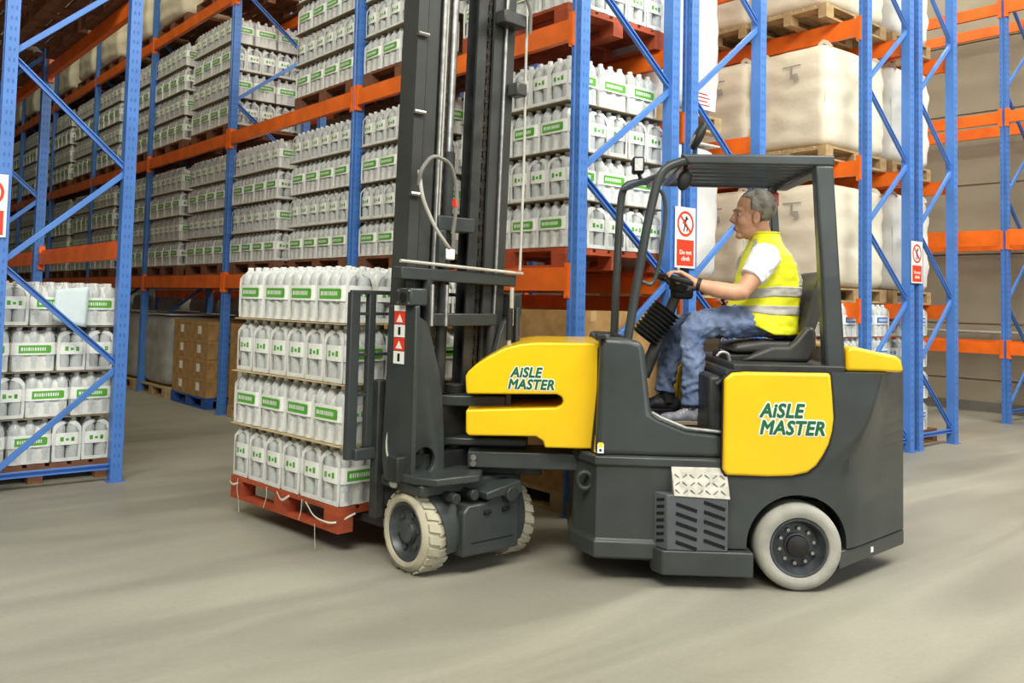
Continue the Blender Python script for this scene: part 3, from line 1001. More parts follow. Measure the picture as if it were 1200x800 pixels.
def A_(): return MB(MA)

# --- rear body
b = T_()
rings = []
for z, us in ((.20, .215), (.40, .218), (.56, .222), (.633, .228), (.69, .262), (.75, .300), (.81, .328), (.871, .356), (.95, .38), (1.03, .403), (1.098, .42)):
    rr = .20 + (.02 - .20) * max(0, min(1, (z - .50) / .32))       # round corner low down, crisp edge higher up
    A = Vector((us - rr, 0, z)); B = Vector((us, 0, z)); dd = (Vector((.735, .53, z)) - B).normalized() * rr
    arc = [A * (1 - t) ** 2 + B * 2 * t * (1 - t) + (B + dd) * t ** 2 for t in (0, .17, .33, .5, .67, .83, 1)]
    rings.append([Vector((-.372, 0, z))] + arc + [Vector((.735, .53, z)), Vector((.735, .63, z))] + [Vector((q.x, W - q.y, z)) for q in reversed(arc)] + [Vector((-.372, W, z))])
b.ring_loft(rings)
body = b.build('rear_body', TRUCK, truck, angle=44)
c = T_(); c.cyl((0, -.1, .215), (0, .30, .215), .262, 40); cut(body, c)
c = T_(); c.cyl((0, W - .3, .215), (0, W + .1, .215), .262, 40); cut(body, c)
body.data.set_sharp_from_angle(angle=math.radians(44))
b = T_()     # inside of the wheel arch
b.box(-.30, .25, .28, W - .28, .14, .40)
b.build('axle_housing', TRUCKD, truck, bevel=.01)
b = T_()     # bumper skirt under the counterweight
P0 = [(.205, .012), (.70, .50), (.745, .545), (.745, .615), (.70, .66), (.205, W - .012)]
b.ring_loft([[(u, v, z) for u, v in P0] for z in (.108, .195)])
bump = b.build('rear_bumper', TRUCK, truck, bevel=.01)
b = T_(); 
d = (Vector((.745, .545, 0)) - Vector((.205, .012, 0))).normalized(); n_ = Vector((d.y, -d.x, 0))
p = Vector((.205, .012, 0)) + d * .36 + n_ * .004
b.hexa([p - d * .012 + V(0, 0, .135), p + d * .012 + V(0, 0, .135), p + d * .012 - n_ * .006 + V(0, 0, .135), p - d * .012 - n_ * .006 + V(0, 0, .135),
        p - d * .012 + V(0, 0, .162), p + d * .012 + V(0, 0, .162), p + d * .012 - n_ * .006 + V(0, 0, .162), p - d * .012 - n_ * .006 + V(0, 0, .162)])
b.build('reflector', WHITE, bump)

# --- lower front chassis with the ledge, step bay and grille
b = T_()
def plan(o):
    return [(-.36, .03 - o), (-.705, .035 - o), (-1.02 - o * .5, .045 - o), (-1.125 - o, .24), (-1.125 - o, W - .24), (-1.02 - o * .5, W - .045 + o), (-.36, W - .03 + o)]
b.ring_loft([[(u, v, z) for u, v in plan(o)] for z, o in ((.115, -.012), (.13, .016), (.205, .016), (.222, .0), (.586, .0), (.596, .016), (.634, .016), (.644, .0))])
b.build('front_chassis', TRUCK, truck, bevel=.005, angle=25)
b = T_()     # base of the step bay
b.ring_loft([[(-.735, .03, z), (-.69, -.045, z), (-.235, -.045, z), (-.235, .10, z), (-.735, .10, z)] for z in (.07, .192)])
b.build('step_base', TRUCK, truck, bevel=.008)
b = T_()     # grille box
b.ring_loft([[(-.722, .03, z), (-.668, -.04, z), (-.362, -.04, z), (-.362, .09, z), (-.722, .09, z)] for z in (.192, .468)])
g = b.build('grille_box', mat('grey_grille_paint', (.085, .095, .105), .45), truck, bevel=.006)
b = T_()
for col in (0, 1):
    b = T_()
    for r_ in range(5):
        u0 = -.625 + col * .14; z0 = .415 - r_ * .047 + (.012 if col else 0) - (.0 if col == 0 else .0)
        b.hexa([(u0, -.0425, z0), (u0 + .105, -.0425, z0 - .034), (u0 + .105, -.036, z0 - .034), (u0, -.036, z0),
                (u0 + .004, -.0425, z0 + .017), (u0 + .109, -.0425, z0 - .017), (u0 + .109, -.036, z0 - .017), (u0 + .004, -.036, z0 + .017)])
    b.build('vent_slots', VOID, g, merge=False)
b = T_()
for r_ in range(7):
    z0 = .435 - r_ * .034
    dd = (Vector((-.668, -.04, 0)) - Vector((-.722, .03, 0))); nn = Vector((-.79, -.61, 0)) * .003
    a = Vector((-.722, .03, 0)) + dd * .2 + nn; e = Vector((-.722, .03, 0)) + dd * .8 + nn
    b.add([a + V(0, 0, z0 - .012), e + V(0, 0, z0), e + V(0, 0, z0 + .014), a + V(0, 0, z0 + .002)], [(0, 1, 2, 3)])
b.build('vent_slots', VOID, g, merge=False)
b = T_()     # aluminium tread plate step
b.hexa([(-.636, -.046, .462), (-.352, -.046, .452), (-.352, .03, .452), (-.636, .03, .462), (-.642, .012, .598), (-.362, .012, .600), (-.362, .03, .600), (-.642, .03, .598)])
st = b.build('step_plate', TREAD, truck, bevel=.004)
b = T_()
for i in range(7):
    for j in range(3):
        u = -.615 + i * .038; z = .485 + j * .036; v = -.046 + (z - .457) * .41 - .003
        s = 1 if (i + j) % 2 else -1
        b.bar((u - .011, v, z - .010 * s), (u + .011, v, z + .010 * s), .005, .006, up=(0, 1, 0))
b.build('tread_pattern', STEEL, st, merge=False)

# --- cowl at the foot of the front posts, cab sill and floor
cowl = [(-1.010, 1.246), (-.87, 1.243), (-.80, 1.226), (-.783, 1.19), (-.745, .867), (-.70, .842), (-.567, .79), (-.381, .774), (-.371, .64), (-1.03, .64)]
for v0, v1 in ((.03, .17), (W - .17, W - .03)):
    b = T_(); b.prism(cowl, UVZ, v0, v1); b.build('cab_side', TRUCK, truck, bevel=.03, seg=3)
b = T_(); b.box(-1.02, -.885, .10, W - .10, .64, 1.20); b.build('front_bulkhead', TRUCKD, truck, bevel=.02)
b = T_(); b.box(-1.0, -.35, .14, W - .14, .62, .762); b.build('cab_floor', BLACK, truck)
b = T_(); b.tube([(-.742, .028, .868), (-.70, .026, .845), (-.567, .026, .794), (-.381, .026, .778)], .009, 8); b.build('sill_strip', STEEL, truck)
b = T_(); b.box(-.45, -.375, .06, W - .06, .70, 1.06)
b.build('seat_box', TRUCKD, truck, bevel=.02)
b = T_(); b.box(-1.035, -.985, .01, .19, 1.235, 1.262); b.build('cowl_cap', BLACK, truck, bevel=.006)
b = T_(); b.tube([(-.41, .035, 1.02), (-.382, .03, 1.045), (-.374, .03, 1.0), (-.374, .03, .82)], .014, 8); b.build('grab_bar', TRUCKD, truck)

# --- yellow side panels with lettering
panel = [(-.384, 1.05), (-.345, 1.083), (-.28, 1.090), (.15, 1.094), (.160, .98), (.168, .866), (.160, .80), (.143, .737), (.115, .68), (.082, .63), (.037, .593), (-.04, .574), (-.156, .567), (-.37, .568), (-.388, .60)]
def decal(parent, lines, v, shear=.22, obold=.040, wbold=.120):
    """lines: (text, u, z, size, sx); green letters over a white edge"""
    for body_, u, z, size, sx in lines:
        for m, o_, dv, nm in ((WHITE, wbold, 0, 'letter_edge'), (LETTER, obold, -.0020, 'lettering')):
            loc = MT @ Vector((u, v + dv, z)) - worg(parent)
            rot = MT.to_3x3().to_4x4() @ Matrix.Rotation(PI / 2, 4, 'X')
            text(nm, body_, parent, m, size, loc, rot, offs=o_, shear=shear, ext=.0007, sx=sx, cspace=1.06)
pnl = None
for side in (0, 1):
    b = T_()
    if side == 0:
        b.prism(panel, UVZ, -.024, .05)
    else:
        b.prism(panel, UVZ, W - .05, W + .024)
    pnl = b.build('side_panel', YELLOW, truck, bevel=.016, seg=4)
    if side == 0:
        decal(pnl, [('AiSLE', -.205, .897, .096, .90), ('MASTER', -.208, .812, .096, .90)], -.0255)
b = T_()     # dark joint around the near panel
J = [(u + (.010 if u > -.1 else -.006), z + (-.008 if z < .8 else .008)) for u, z in panel]
b.prism(J, UVZ, -.006, .02); b.build('panel_seal', BLACK, truck)
b = T_(); b.prism([(.258, 1.100), (.262, 1.200), (.275, 1.222), (.31, 1.226), (.42, 1.203), (.515, 1.184), (.54, 1.168), (.552, 1.118), (.55, 1.100)], UVZ, .07, W - .07)
b.build('engine_cover', YELLOW, truck, bevel=.02, seg=3)
b = T_(); b.box(-.335, .235, .01, W - .01, 1.088, 1.128); b.build('seat_deck', TRUCKD, truck, bevel=.008)
b = T_(); b.box(-.36, .26, .03, W - .03, .60, 1.09); b.build('battery_case', TRUCKD, truck)

# --- rear wheels
def wheel(M, c, ax, R, w, rim_r, tyre_m, bolts, lugs, name='wheel'):
    """outer face at c, axle direction ax pointing inward"""
    c = Vector(c); ax = Vector(ax)
    b = MB(M)
    k = R / .215
    b.lathe([(rim_r, .016), (rim_r + .006, .003), (rim_r + .02, -.002), (R - .035, -.003), (R - .014, .006), (R - .003, .026), (R, .05), (R, w - .04), (R - .006, w - .012), (R - .03, w), (rim_r, w)], c, ax, 48, False)
    if lugs:
        up = Vector((0, 0, 1)); x = ax.cross(up).normalized()
        for i in range(22):
            a = 2 * PI * i / 22
            for hf in (0, 1):
                aa = a + (PI / 22 if hf else 0)
                dr = x * math.cos(aa) + up * math.sin(aa); tg = -x * math.sin(aa) + up * math.cos(aa)
                y0, y1 = (.018, w * .52) if hf == 0 else (w * .48, w - .012)
                o = c + dr * (R - .004); t0 = tg * .019; sk = tg * .018 * (1 if hf else -1)
                q = [o - t0 + ax * y0, o + t0 + ax * y0, o + t0 + ax * y1 + sk, o - t0 + ax * y1 + sk]
                b.hexa(q + [p + dr * .011 for p in q])
    root = b.build(name, tyre_m, truck, angle=40)
    b = MB(M)
    dp = .55 if lugs else 1.0
    b.lathe([(rim_r + .001, .014), (rim_r - .004, .008), (rim_r - .012, .010), (rim_r - .022, .052 * dp), (rim_r * .74, .078 * dp), (rim_r * .44, .072 * dp), (rim_r * .42, .050 * dp), (rim_r * .30, .044 * dp), (.001, .042 * dp)], c, ax, 40, False)
    rim = b.build('rim', RIM, root, angle=30)
    b = MB(M)
    up = Vector((0, 0, 1)); x = ax.cross(up).normalized()
    for i in range(bolts):
        a = 2 * PI * i / bolts + .2
        dr = x * math.cos(a) + up * math.sin(a); o = c + dr * rim_r * .60
        bb = MB(M); bb.cyl(o + ax * .078 * dp, o + ax * .054 * dp, .0095 if bolts > 8 else .014, 6); bb.build('wheel_nut', STEEL if bolts > 8 else RIM, rim)
    bb = MB(M); bb.lathe([(rim_r * .40, .05 * dp), (rim_r * .37, .028 * dp), (rim_r * .22, .018 * dp), (.001, .016 * dp)], c, ax, 24, False); bb.build('hub_cap', BLACK if bolts > 8 else RIM, rim)
    return root
wheel(MT, (0, -.022, .217), (0, 1, 0), .217, .19, .146, TYREG, 10, False, 'rear_wheel')
wheel(MT, (0, W + .022, .217), (0, -1, 0), .217, .19, .146, TYREG, 10, False, 'rear_wheel')

# --- yellow front hood with the slot
hood = [(-1.715, 1.020), (-1.700, 1.045), (-1.66, 1.082), (-1.60, 1.122), (-1.515, 1.170), (-1.43, 1.195), (-1.336, 1.206), (-.995, 1.210), (-1.038, .655), (-1.288, .655), (-1.296, .69), (-1.335, .712), (-1.690, .707), (-1.706, .722),
        (-1.708, .842), (-1.230, .866), (-1.203, .880), (-1.193, .902), (-1.203, .924), (-1.230, .936), (-1.708, .926)]
b = T_(); b.prism(hood, UVZ, .13, W - .13)
hd = b.build('front_hood', YELLOW, truck, bevel=.03, seg=4)
decal(hd, [('AiSLE', -1.475, 1.045, .072, .90), ('MASTER', -1.490, .982, .072, .90)], .1285)
b = T_(); b.prism([(-.988, 1.20), (-.968, 1.205), (-1.016, .65), (-1.034, .65)], UVZ, .055, .15); b.build('hood_edge', YELLOW, truck, bevel=.004)
b = T_(); b.prism([(-1.000, 1.205), (-.984, 1.205), (-1.03, .65), (-1.046, .65)], UVZ, .09, W - .09); b.build('hood_seal', BLACK, truck)
b = T_(); b.box(-1.62, -1.05, W * .5, W - .16, .70, 1.02); b.build('hood_interior', TRUCKD, truck)
# info sticker by the hood edge
b = T_(); b.box(-1.018, -.985, .0275, .029, .653, .70); s1 = b.build('info_sticker', WHITE, truck)
b = T_(); b.box(-1.014, -.989, .0265, .0275, .684, .708); b.build('sticker_top', mat('sticker_yellow', (.75, .65, .05), .5), s1)
b = T_(); b.cyl((-1.002, .0285, .668), (-1.002, .0262, .668), .007, 12); b.build('sticker_dot', BLACK, s1)
# lifting eye at the chassis front
b = T_(); b.tube([(-1.122 + .03 * 0, .20, .52)] + [(-1.085, .13 + .0 * i, .50) for i in range(1)], .02, 8)
b = T_(); b.tube([(-1.075 + .038 * math.cos(2 * PI * i / 16), .10, .50 + .042 * math.sin(2 * PI * i / 16)) for i in range(16)], .014, 8, closed=True); b.build('lifting_eye', TRUCKD, truck)

# --- articulation arms between hood and front unit
b = T_(); b.box(-1.70, -1.02, .22, .50, .524, .612); b.build('articulation_beam', TRUCK, truck, bevel=.008)
b = T_(); b.box(-1.66, -1.3, .34, .66, .47, .53); b.build('articulation_plate', TRUCKD, truck, bevel=.008)
for u in (-1.668, -1.640):
    pass
b = T_(); b.cyl((-1.668, .222, .580), (-1.668, .210, .580), .016, 12); b.build('pin', STEEL, truck)
b = T_(); b.cyl((-1.668, .222, .548), (-1.668, .210, .548), .016, 12); b.build('pin', STEEL, truck)
b = T_(); b.box(-2.02, -1.50, .30, .50, .838, .900); b.build('upper_arm', TRUCK, truck, bevel=.01)
b = T_(); b.box(-1.505, -1.475, .29, .51, .836, .93); b.build('arm_clevis', TRUCK, truck, bevel=.004)
b = T_(); b.box(-1.95, -1.38, .32, .50, .622, .668); b.build('lower_arm', TRUCK, truck, bevel=.012)
b = T_(); b.cyl((-1.80, .44, .42), (-1.80, .44, .95), .055, 20); b.build('pivot_post', TRUCKD, truck, bevel=.006)

# --- overhead guard
def bend(pts, k=5):
    """round the corners of a polyline"""
    P = [Vector(p) for p in pts]; out = [P[0]]
    for i in range(1, len(P) - 1):
        a = P[i] + (P[i - 1] - P[i]) * .4; c = P[i] + (P[i + 1] - P[i]) * .4
        for j in range(k + 1):
            t = j / k
            out.append(a * (1 - t) ** 2 + P[i] * 2 * t * (1 - t) + c * t ** 2)
    out.append(P[-1]); return out
b = T_(); b.tube(bend([(-.863, .99, 1.20), (-.85, .99, 1.65), (-.834, .99, 2.10), (-.80, .99, 2.172), (-.70, .99, 2.195), (-.50, .99, 2.198)]), .024, 12, side=(0, 1, 0)); b.build('front_post', TRUCK, truck)
for v in (.12,):
    b = T_(); b.tube(bend([(-.868, v, 1.20), (-.824, v, 1.494), (-.775, v, 1.811), (-.725, v, 2.055), (-.68, v, 2.150), (-.56, v, 2.195), (-.50, v, 2.198)]), .024, 12, side=(0, 1, 0))
    b.build('front_post', TRUCK, truck)
b = T_(); b.tube([(-.822, .99, 2.14), (-.70, .12, 2.11)], .017, 10); b.build('front_crossbar', TRUCK, truck)
b = T_(); b.tube([(-.66, .99, 2.168), (-.66, .12, 2.168)], .017, 10); b.build('front_crossbar', TRUCK, truck)
for v in (.12, .99):
    b = T_(); b.hexa([(-.56, v - .03, 2.166), (.205, v - .03, 2.166), (.205, v + .03, 2.166), (-.56, v + .03, 2.166), (-.60, v - .03, 2.220), (.205, v - .03, 2.226), (.205, v + .03, 2.226), (-.60, v + .03, 2.220)])
    b.build('roof_rail', TRUCK, truck, bevel=.012)
for i in range(5):
    v = .25 + i * .145
    b = T_(); b.box(-.55, .15, v - .012, v + .012, 2.176, 2.212); b.build('roof_bar', TRUCK, truck)
b = T_(); b.box(.12, .205, .12, .99, 2.150, 2.215); b.build('roof_crossmember', TRUCK, truck, bevel=.008)
b = T_(); b.box(-.585, -.53, .12, .99, 2.168, 2.215); b.build('roof_crossmember', TRUCK, truck, bevel=.008)
rf = mat('smoky_roof_glazing', (.25, .26, .25), .15, alpha=.35)
b = T_(); b.box(-.52, .12, .15, .96, 2.2135, 2.2175); b.build('roof_glazing', rf, truck)
b = T_(); b.hexa([(.150, .955, 1.09), (.200, .955, 1.09), (.200, 1.02, 1.09), (.150, 1.02, 1.09), (.085, .96, 2.17), (.135, .96, 2.17), (.135, 1.02, 2.17), (.085, 1.02, 2.17)])
b.build('rear_pillar', TRUCK, truck, bevel=.008)
for v in (.12,):
    b = T_(); b.hexa([(.158, v - .045, 1.09), (.262, v - .045, 1.09), (.262, v + .045, 1.09), (.158, v + .045, 1.09), (.100, v - .04, 2.17), (.196, v - .04, 2.17), (.196, v + .04, 2.17), (.100, v + .04, 2.17)])
    b.build('rear_pillar', TRUCK, truck, bevel=.016, seg=3)
b = T_(); b.box(.085, .135, .915, .945, 2.045, 2.13); b.build('tail_light', REDL, truck, bevel=.006)
b = T_(); b.tube(bend([(-.735, .135, 2.03), (-.69, .14, 2.03), (-.665, .14, 1.93), (-.70, .14, 1.62), (-.735, .14, 1.52), (-.79, .13, 1.54)]), .011, 8); b.build('grab_handle', TRUCK, truck)
# work lamp on the front cross bar
b = T_(); b.box(-.79, -.72, .70, .79, 2.205, 2.305); wl = b.build('work_lamp', BLACK, truck, bevel=.012)
b = T_(); b.box(-.779, -.731, .696, .7005, 2.218, 2.292); b.build('lens', LENS, wl, bevel=.004)
b = T_(); b.tube([(-.735, .745, 2.165), (-.75, .745, 2.21)], .012, 8); b.build('lamp_bracket', BLACK, wl)
# rear-view mirrors: one on the roof, one under it
b = T_(); b.ellipsoid((-.455, .40, 2.375), (.030, .055, .085), 20, 14, Matrix.Rotation(math.radians(24), 3, 'Y')); m1 = b.build('roof_mirror', BLACK, truck)
b = T_(); b.tube([(-.48, .40, 2.215), (-.478, .40, 2.26), (-.47, .40, 2.33)], .012, 8); b.build('mirror_stem', BLACK, m1)
b = T_(); b.ellipsoid((-.475, .40, 2.37), (.012, .042, .068), 18, 12, Matrix.Rotation(math.radians(24), 3, 'Y')); b.build('mirror_glass', STEEL, m1)
b = T_(); b.ellipsoid((-.565, .18, 2.095), (.038, .03, .062), 20, 14, Matrix.Rotation(math.radians(18), 3, 'Y')); m2 = b.build('cab_lamp', BLACK, truck)
b = T_(); b.tube([(-.56, .18, 2.17), (-.565, .18, 2.13)], .012, 8); b.build('lamp_stem', BLACK, m2)

# --- steering column, wheel, bellows
swc = Vector((-.548, .42, 1.556)); swn = Vector((.235, 0, .972)).normalized()      # wheel normal, tipped to the driver
sx_ = Vector((0, 1, 0)); sy_ = swn.cross(sx_).normalized()
SWR = .138
b = T_(); b.tube([swc + sx_ * SWR * math.cos(2 * PI * i / 40) + sy_ * SWR * math.sin(2 * PI * i / 40) for i in range(40)], .016, 10, closed=True)
sw = b.build('steering_wheel', BLACK, truck)
b = T_()
b.cyl(swc - swn * .06, swc - swn * .015, .045, 20, .055)
b.build('wheel_boss', BLACK, sw, bevel=.006)
for i in range(3):
    a = 2 * PI * i / 3 + .5
    e = sx_ * math.cos(a) + sy_ * math.sin(a)
    b = T_(); b.tube([swc - swn * .03 + e * .03, swc - swn * .02 + e * .09, swc + e * SWR], [.016, .013, .012], 8); b.build('spoke', BLACK, sw)
b = T_(); b.box(-.59, -.47, .40, .50, 1.455, 1.525); b.build('column_switch', BLACK, truck, bevel=.02)
b = T_(); b.tube([(-.545, .44, 1.52), (-.60, .44, 1.38), (-.66, .44, 1.22), (-.74, .44, 1.02)], [.028, .030, .034, .036], 12); b.build('steering_column', TRUCKD, truck)
b = T_()
ax_ = Vector((-.6, 0, -.8)).normalized(); side_ = Vector((-.8, 0, .6))
prof = []
for i in range(9):
    prof += [(.088, i * .024), (.070, i * .024 + .012)]
b.lathe(prof, Vector((-.615, .44, 1.395)), ax_, 20); b.build('bellows', BLACK, truck, angle=20)
b = T_(); b.box(-.885, -.60, .20, W - .20, .80, 1.20)
b = T_(); b.hexa([(-.89, .2, .76), (-.80, .2, .76), (-.80, W - .2, .76), (-.89, W - .2, .76), (-.89, .2, 1.25), (-.80, .2, 1.22), (-.80, W - .2, 1.22), (-.89, W - .2, 1.25)]); b.build('dashboard', BLACK, truck, bevel=.015)
for v in (.38, .62):
    b = T_(); b.hexa([(-.79, v - .045, .80), (-.70, v - .045, .77), (-.70, v + .045, .77), (-.79, v + .045, .80), (-.79, v - .045, .815), (-.70, v - .045, .785), (-.70, v + .045, .785), (-.79, v + .045, .815)]); b.build('pedal', BLACK, truck, bevel=.004)
b = T_(); b.tube([(-.49, .93, .80), (-.478, .93, 1.0), (-.462, .93, 1.12)], .020, 10); b.build('grab_pole', YELLOW, truck)

# --- seat
b = T_(); b.prism([(-.275, 1.170), (-.255, 1.215), (-.10, 1.238), (.10, 1.235), (.10, 1.175)], UVZ, .30, .76); b.build('seat_cushion', SEATM, truck, bevel=.022, seg=4)
b = T_(); b.prism([(-.30, 1.100), (-.30, 1.160), (-.05, 1.172), (.09, 1.170), (.09, 1.100)], UVZ, .32, .74); b.build('seat_suspension', BLACK, truck, bevel=.015, seg=3)
b = T_(); b.prism([(.085, 1.22), (.135, 1.30), (.175, 1.42), (.225, 1.575), (.210, 1.625), (.165, 1.625), (.130, 1.54), (.10, 1.42), (.065, 1.30), (.055, 1.24)], lambda u, z, v: Vector((u + .045, v, z)), .32, .74); b.build('seat_back', SEATM, truck, bevel=.02, seg=4)
for v0, v1 in ((.255, .325), (.735, .805)):
    b = T_(); b.prism([(-.235, 1.128), (-.15, 1.178), (-.07, 1.212), (.02, 1.215), (.055, 1.245), (.11, 1.315), (.145, 1.325), (.165, 1.29), (.165, 1.20), (.13, 1.128)], UVZ, v0, v1); b.build('seat_bolster', SEATM, truck, bevel=.022, seg=4)
b = T_(); b.tube(bend([(-.30, .25, 1.12), (-.31, .25, 1.17), (-.35, .25, 1.175), (-.37, .25, 1.15)]), .010, 8); b.build('seat_lever', STEEL, truck)
b = T_(); b.prism([(-.12, 1.36), (-.02, 1.365), (.10, 1.375), (.10, 1.41), (-.12, 1.405)], UVZ, .79, .86); b.build('armrest', BLACK, truck, bevel=.01)
b = T_(); b.tube([(-.20, .80, 1.40), (-.235, .80, 1.45)], .012, 8); jb = b.build('joystick', BLACK, truck)
b = T_(); b.tube([(-.12, .82, 1.385), (-.20, .80, 1.39)], .022, 8); b.build('joystick_mount', BLACK, jb)
b = T_(); b.tube([(-.395, .80, 1.425), (-.375, .80, 1.43), (-.34, .80, 1.445), (-.32, .80, 1.45)], [.010, .018, .018, .012], 10)
b = T_(); b.tube([(-.225, .80, 1.44), (-.232, .80, 1.475)], [.020, .022], 12); b.build('joystick_knob', BLACK, jb, bevel=.005)

# ------------------------------------------------------------------ front unit
LEAN = .03
def mq(z, q=0.0):
    return .190 - LEAN * z + q
def rail(name, p0, p1, q0, q1, z0, z1, m, bevel=.004):
    b = F_()
    b.hexa([(p0, mq(z0, q0), z0), (p1, mq(z0, q0), z0), (p1, mq(z0, q1), z0), (p0, mq(z0, q1), z0),
            (p0, mq(z1, q0), z1), (p1, mq(z1, q0), z1), (p1, mq(z1, q1), z1), (p0, mq(z1, q1), z1)])
    return b.build(name, m, truck, bevel=bevel)
def mrod(name, p, q, z0, z1, r, m, n=14, parent=None):
    b = F_(); b.cyl((p, mq(z0, q), z0), (p, mq(z1, q), z1), r, n); return b.build(name, m, parent or truck)
ZT = 4.6
def channel(name, p0, p1, q0, q1, z0, z1, m, t=.016, open_=1):
    """C rail, opening towards +p (open_=1) or -p"""
    b = F_()
    if open_ == 1:
        sec = [(p0, q0), (p1, q0), (p1, q0 + t), (p0 + t, q0 + t), (p0 + t, q1 - t), (p1, q1 - t), (p1, q1), (p0, q1)]
    else:
        sec = [(p1, q0), (p0, q0), (p0, q0 + t), (p1 - t, q0 + t), (p1 - t, q1 - t), (p0, q1 - t), (p0, q1), (p1, q1)]
    b.ring_loft([[(p, mq(z, q), z) for p, q in sec] for z in (z0, z1)])
    return b.build(name, m, truck)
# left group
channel('outer_mast_rail', -.398, -.330, -.045, .085, 1.30, ZT, MAST, .018, 1)
channel('inner_mast_rail', -.320, -.240, -.035, .075, .62, ZT, MAST, .018, 1)
channel('third_mast_rail', -.232, -.178, -.02, .06, .45, ZT, TRUCKD, .014, 1)
mrod('hydraulic_pipe', -.215, -.045, 1.55, ZT, .014, STEEL)
mrod('hydraulic_pipe', -.190, -.035, 1.55, ZT, .010, HOSEW)
mrod('lift_cylinder', -.275, -.075, .50, 1.53, .030, TRUCKD)
# right group
channel('outer_mast_rail', .262, .332, -.045, .085, 1.0, ZT, MAST, .018, -1)
channel('inner_mast_rail', .176, .254, -.035, .075, .35, ZT, MAST, .018, -1)
channel('third_mast_rail', .05, .115, -.03, .06, .45, ZT, TRUCKD, .014, -1)
mrod('hydraulic_pipe', .255, -.05, 1.3, ZT, .011, STEEL)
mrod('lift_cylinder', .215, -.075, .50, 1.28, .030, TRUCKD)
# chains: flat link strips
for p in (.128, .158, -.160):
    b = F_()
    z = .9; k = 0
    while z < ZT:
        w = .014 if k % 2 else .010
        b.hexa([(p - w, mq(z, -.012), z), (p + w, mq(z, -.012), z), (p + w, mq(z, .006), z), (p - w, mq(z, .006), z),
                (p - w, mq(z, -.012), z + .034), (p + w, mq(z, -.012), z + .034), (p + w, mq(z, .006), z + .034), (p - w, mq(z, .006), z + .034)])
        z += .0355; k += 1
    b.build('lift_chain', CHAIN, truck, merge=False)
mrod('lift_cylinder', -.085, .03, .5, 2.25, .042, TRUCKD, 18)
mrod('cylinder_rod', -.085, .03, 2.25, ZT, .026, STEEL, 16)
# bracket half way up between the rails
b = F_(); b.box(-.215, .05, .06, .16, 1.80, 1.88); b.box(-.215, -.165, .05, .15, 1.60, 1.80); b.build('chain_bracket', TRUCK, truck, bevel=.006)
b = F_(); b.box(-.16, -.09, .06, .12, 1.64, 1.70); b.build('sensor_block', WHITE, truck, bevel=.008)
# cross members of the outer mast
b = F_(); b.hexa([(-.472, .045, 1.525), (.380, .045, 1.508), (.380, .115, 1.508), (-.472, .115, 1.525), (-.472, .045, 1.590), (.380, .045, 1.575), (.380, .115, 1.575), (-.472, .115, 1.590)])
cb = b.build('mast_crossmember', TRUCK, truck, bevel=.006)
b = F_(); b.tube([(-.49, .036, 1.618), (.42, .036, 1.585)], .009, 8); b.build('hose_guide_rod', HOSEW, cb)
b = F_(); b.box(-.240, .236, .05, .12, 1.278, 1.346); b.build('mast_crossmember', TRUCK, truck, bevel=.006)
b = F_(); b.box(-.46, .33, .05, .14, .47, .60); b.build('mast_crossmember', TRUCKD, truck, bevel=.006)
b = F_(); b.box(-.30, .30, .10, .16, .62, .90); b.build('mast_back_plate', TRUCKD, truck, bevel=.006)
# hoses
b = F_(); b.tube(bend([(-.395, .02, 2.02), (-.40, .0, 2.10), (-.33, -.01, 2.19), (-.20, -.01, 2.16), (-.14, .0, 2.02), (-.135, .02, 1.86), (-.14, .03, 1.78)], 6), .011, 8); b.build('hydraulic_hose', HOSE, truck)
b = F_(); b.tube(bend([(-.395, .02, 2.10), (-.385, .0, 1.95), (-.30, -.01, 1.80), (-.22, -.01, 1.72), (-.17, .02, 1.70)], 6), .010, 8); b.build('hydraulic_hose', HOSEW, truck)
b = F_(); b.tube([(.372, .0, 3.3), (.375, .0, 2.2), (.372, .01, 1.60)], .008, 8); b.build('hydraulic_hose', HOSEW, truck)
b = F_(); b.tube(bend([(.20, -.06, 3.35), (.27, -.07, 3.22), (.345, -.06, 3.12), (.372, -.03, 3.0)], 6), .010, 8); b.build('hydraulic_hose', HOSE, truck)
b = F_(); b.box(.16, .34, -.035, .05, 3.02, 3.10); b.build('mast_bracket', TRUCKD, truck, bevel=.01)
b = F_(); b.box(.28, .36, -.03, .06, 2.62, 2.70); b.build('mast_bracket', MAST, truck, bevel=.01)
for z in (1.98, 2.42, 2.84):
    b = F_(); b.tube([(-.405, mq(z, -.055), z), (-.335, mq(z, -.06), z)], .012, 8); b.build('hose_clamp', STEEL, truck)
b = F_(); b.box(-.15, -.13, .0, .03, 1.93, 1.97); b.build('hose_tag', RED, truck)
for p in (-.30, -.20, .30):
    b = F_(); b.tube([(p, -.0, 1.50), (p, .0, 1.28)], .012, 8); b.build('tilt_rod', STEEL if p < 0 else HOSEW, truck)
b = F_(); b.cyl((.285, .0, 1.20), (.285, .0, 1.38), .020, 12); b.build('gas_spring', BLACK, truck)
b = F_(); b.cyl((.285, .0, 1.06), (.285, .0, 1.20), .012, 12); b.build('gas_spring_rod', HOSEW, truck)
b = F_(); b.box(.34, .41, .02, .12, 1.33, 1.47); b.build('bolt_box', TRUCKD, truck, bevel=.012)
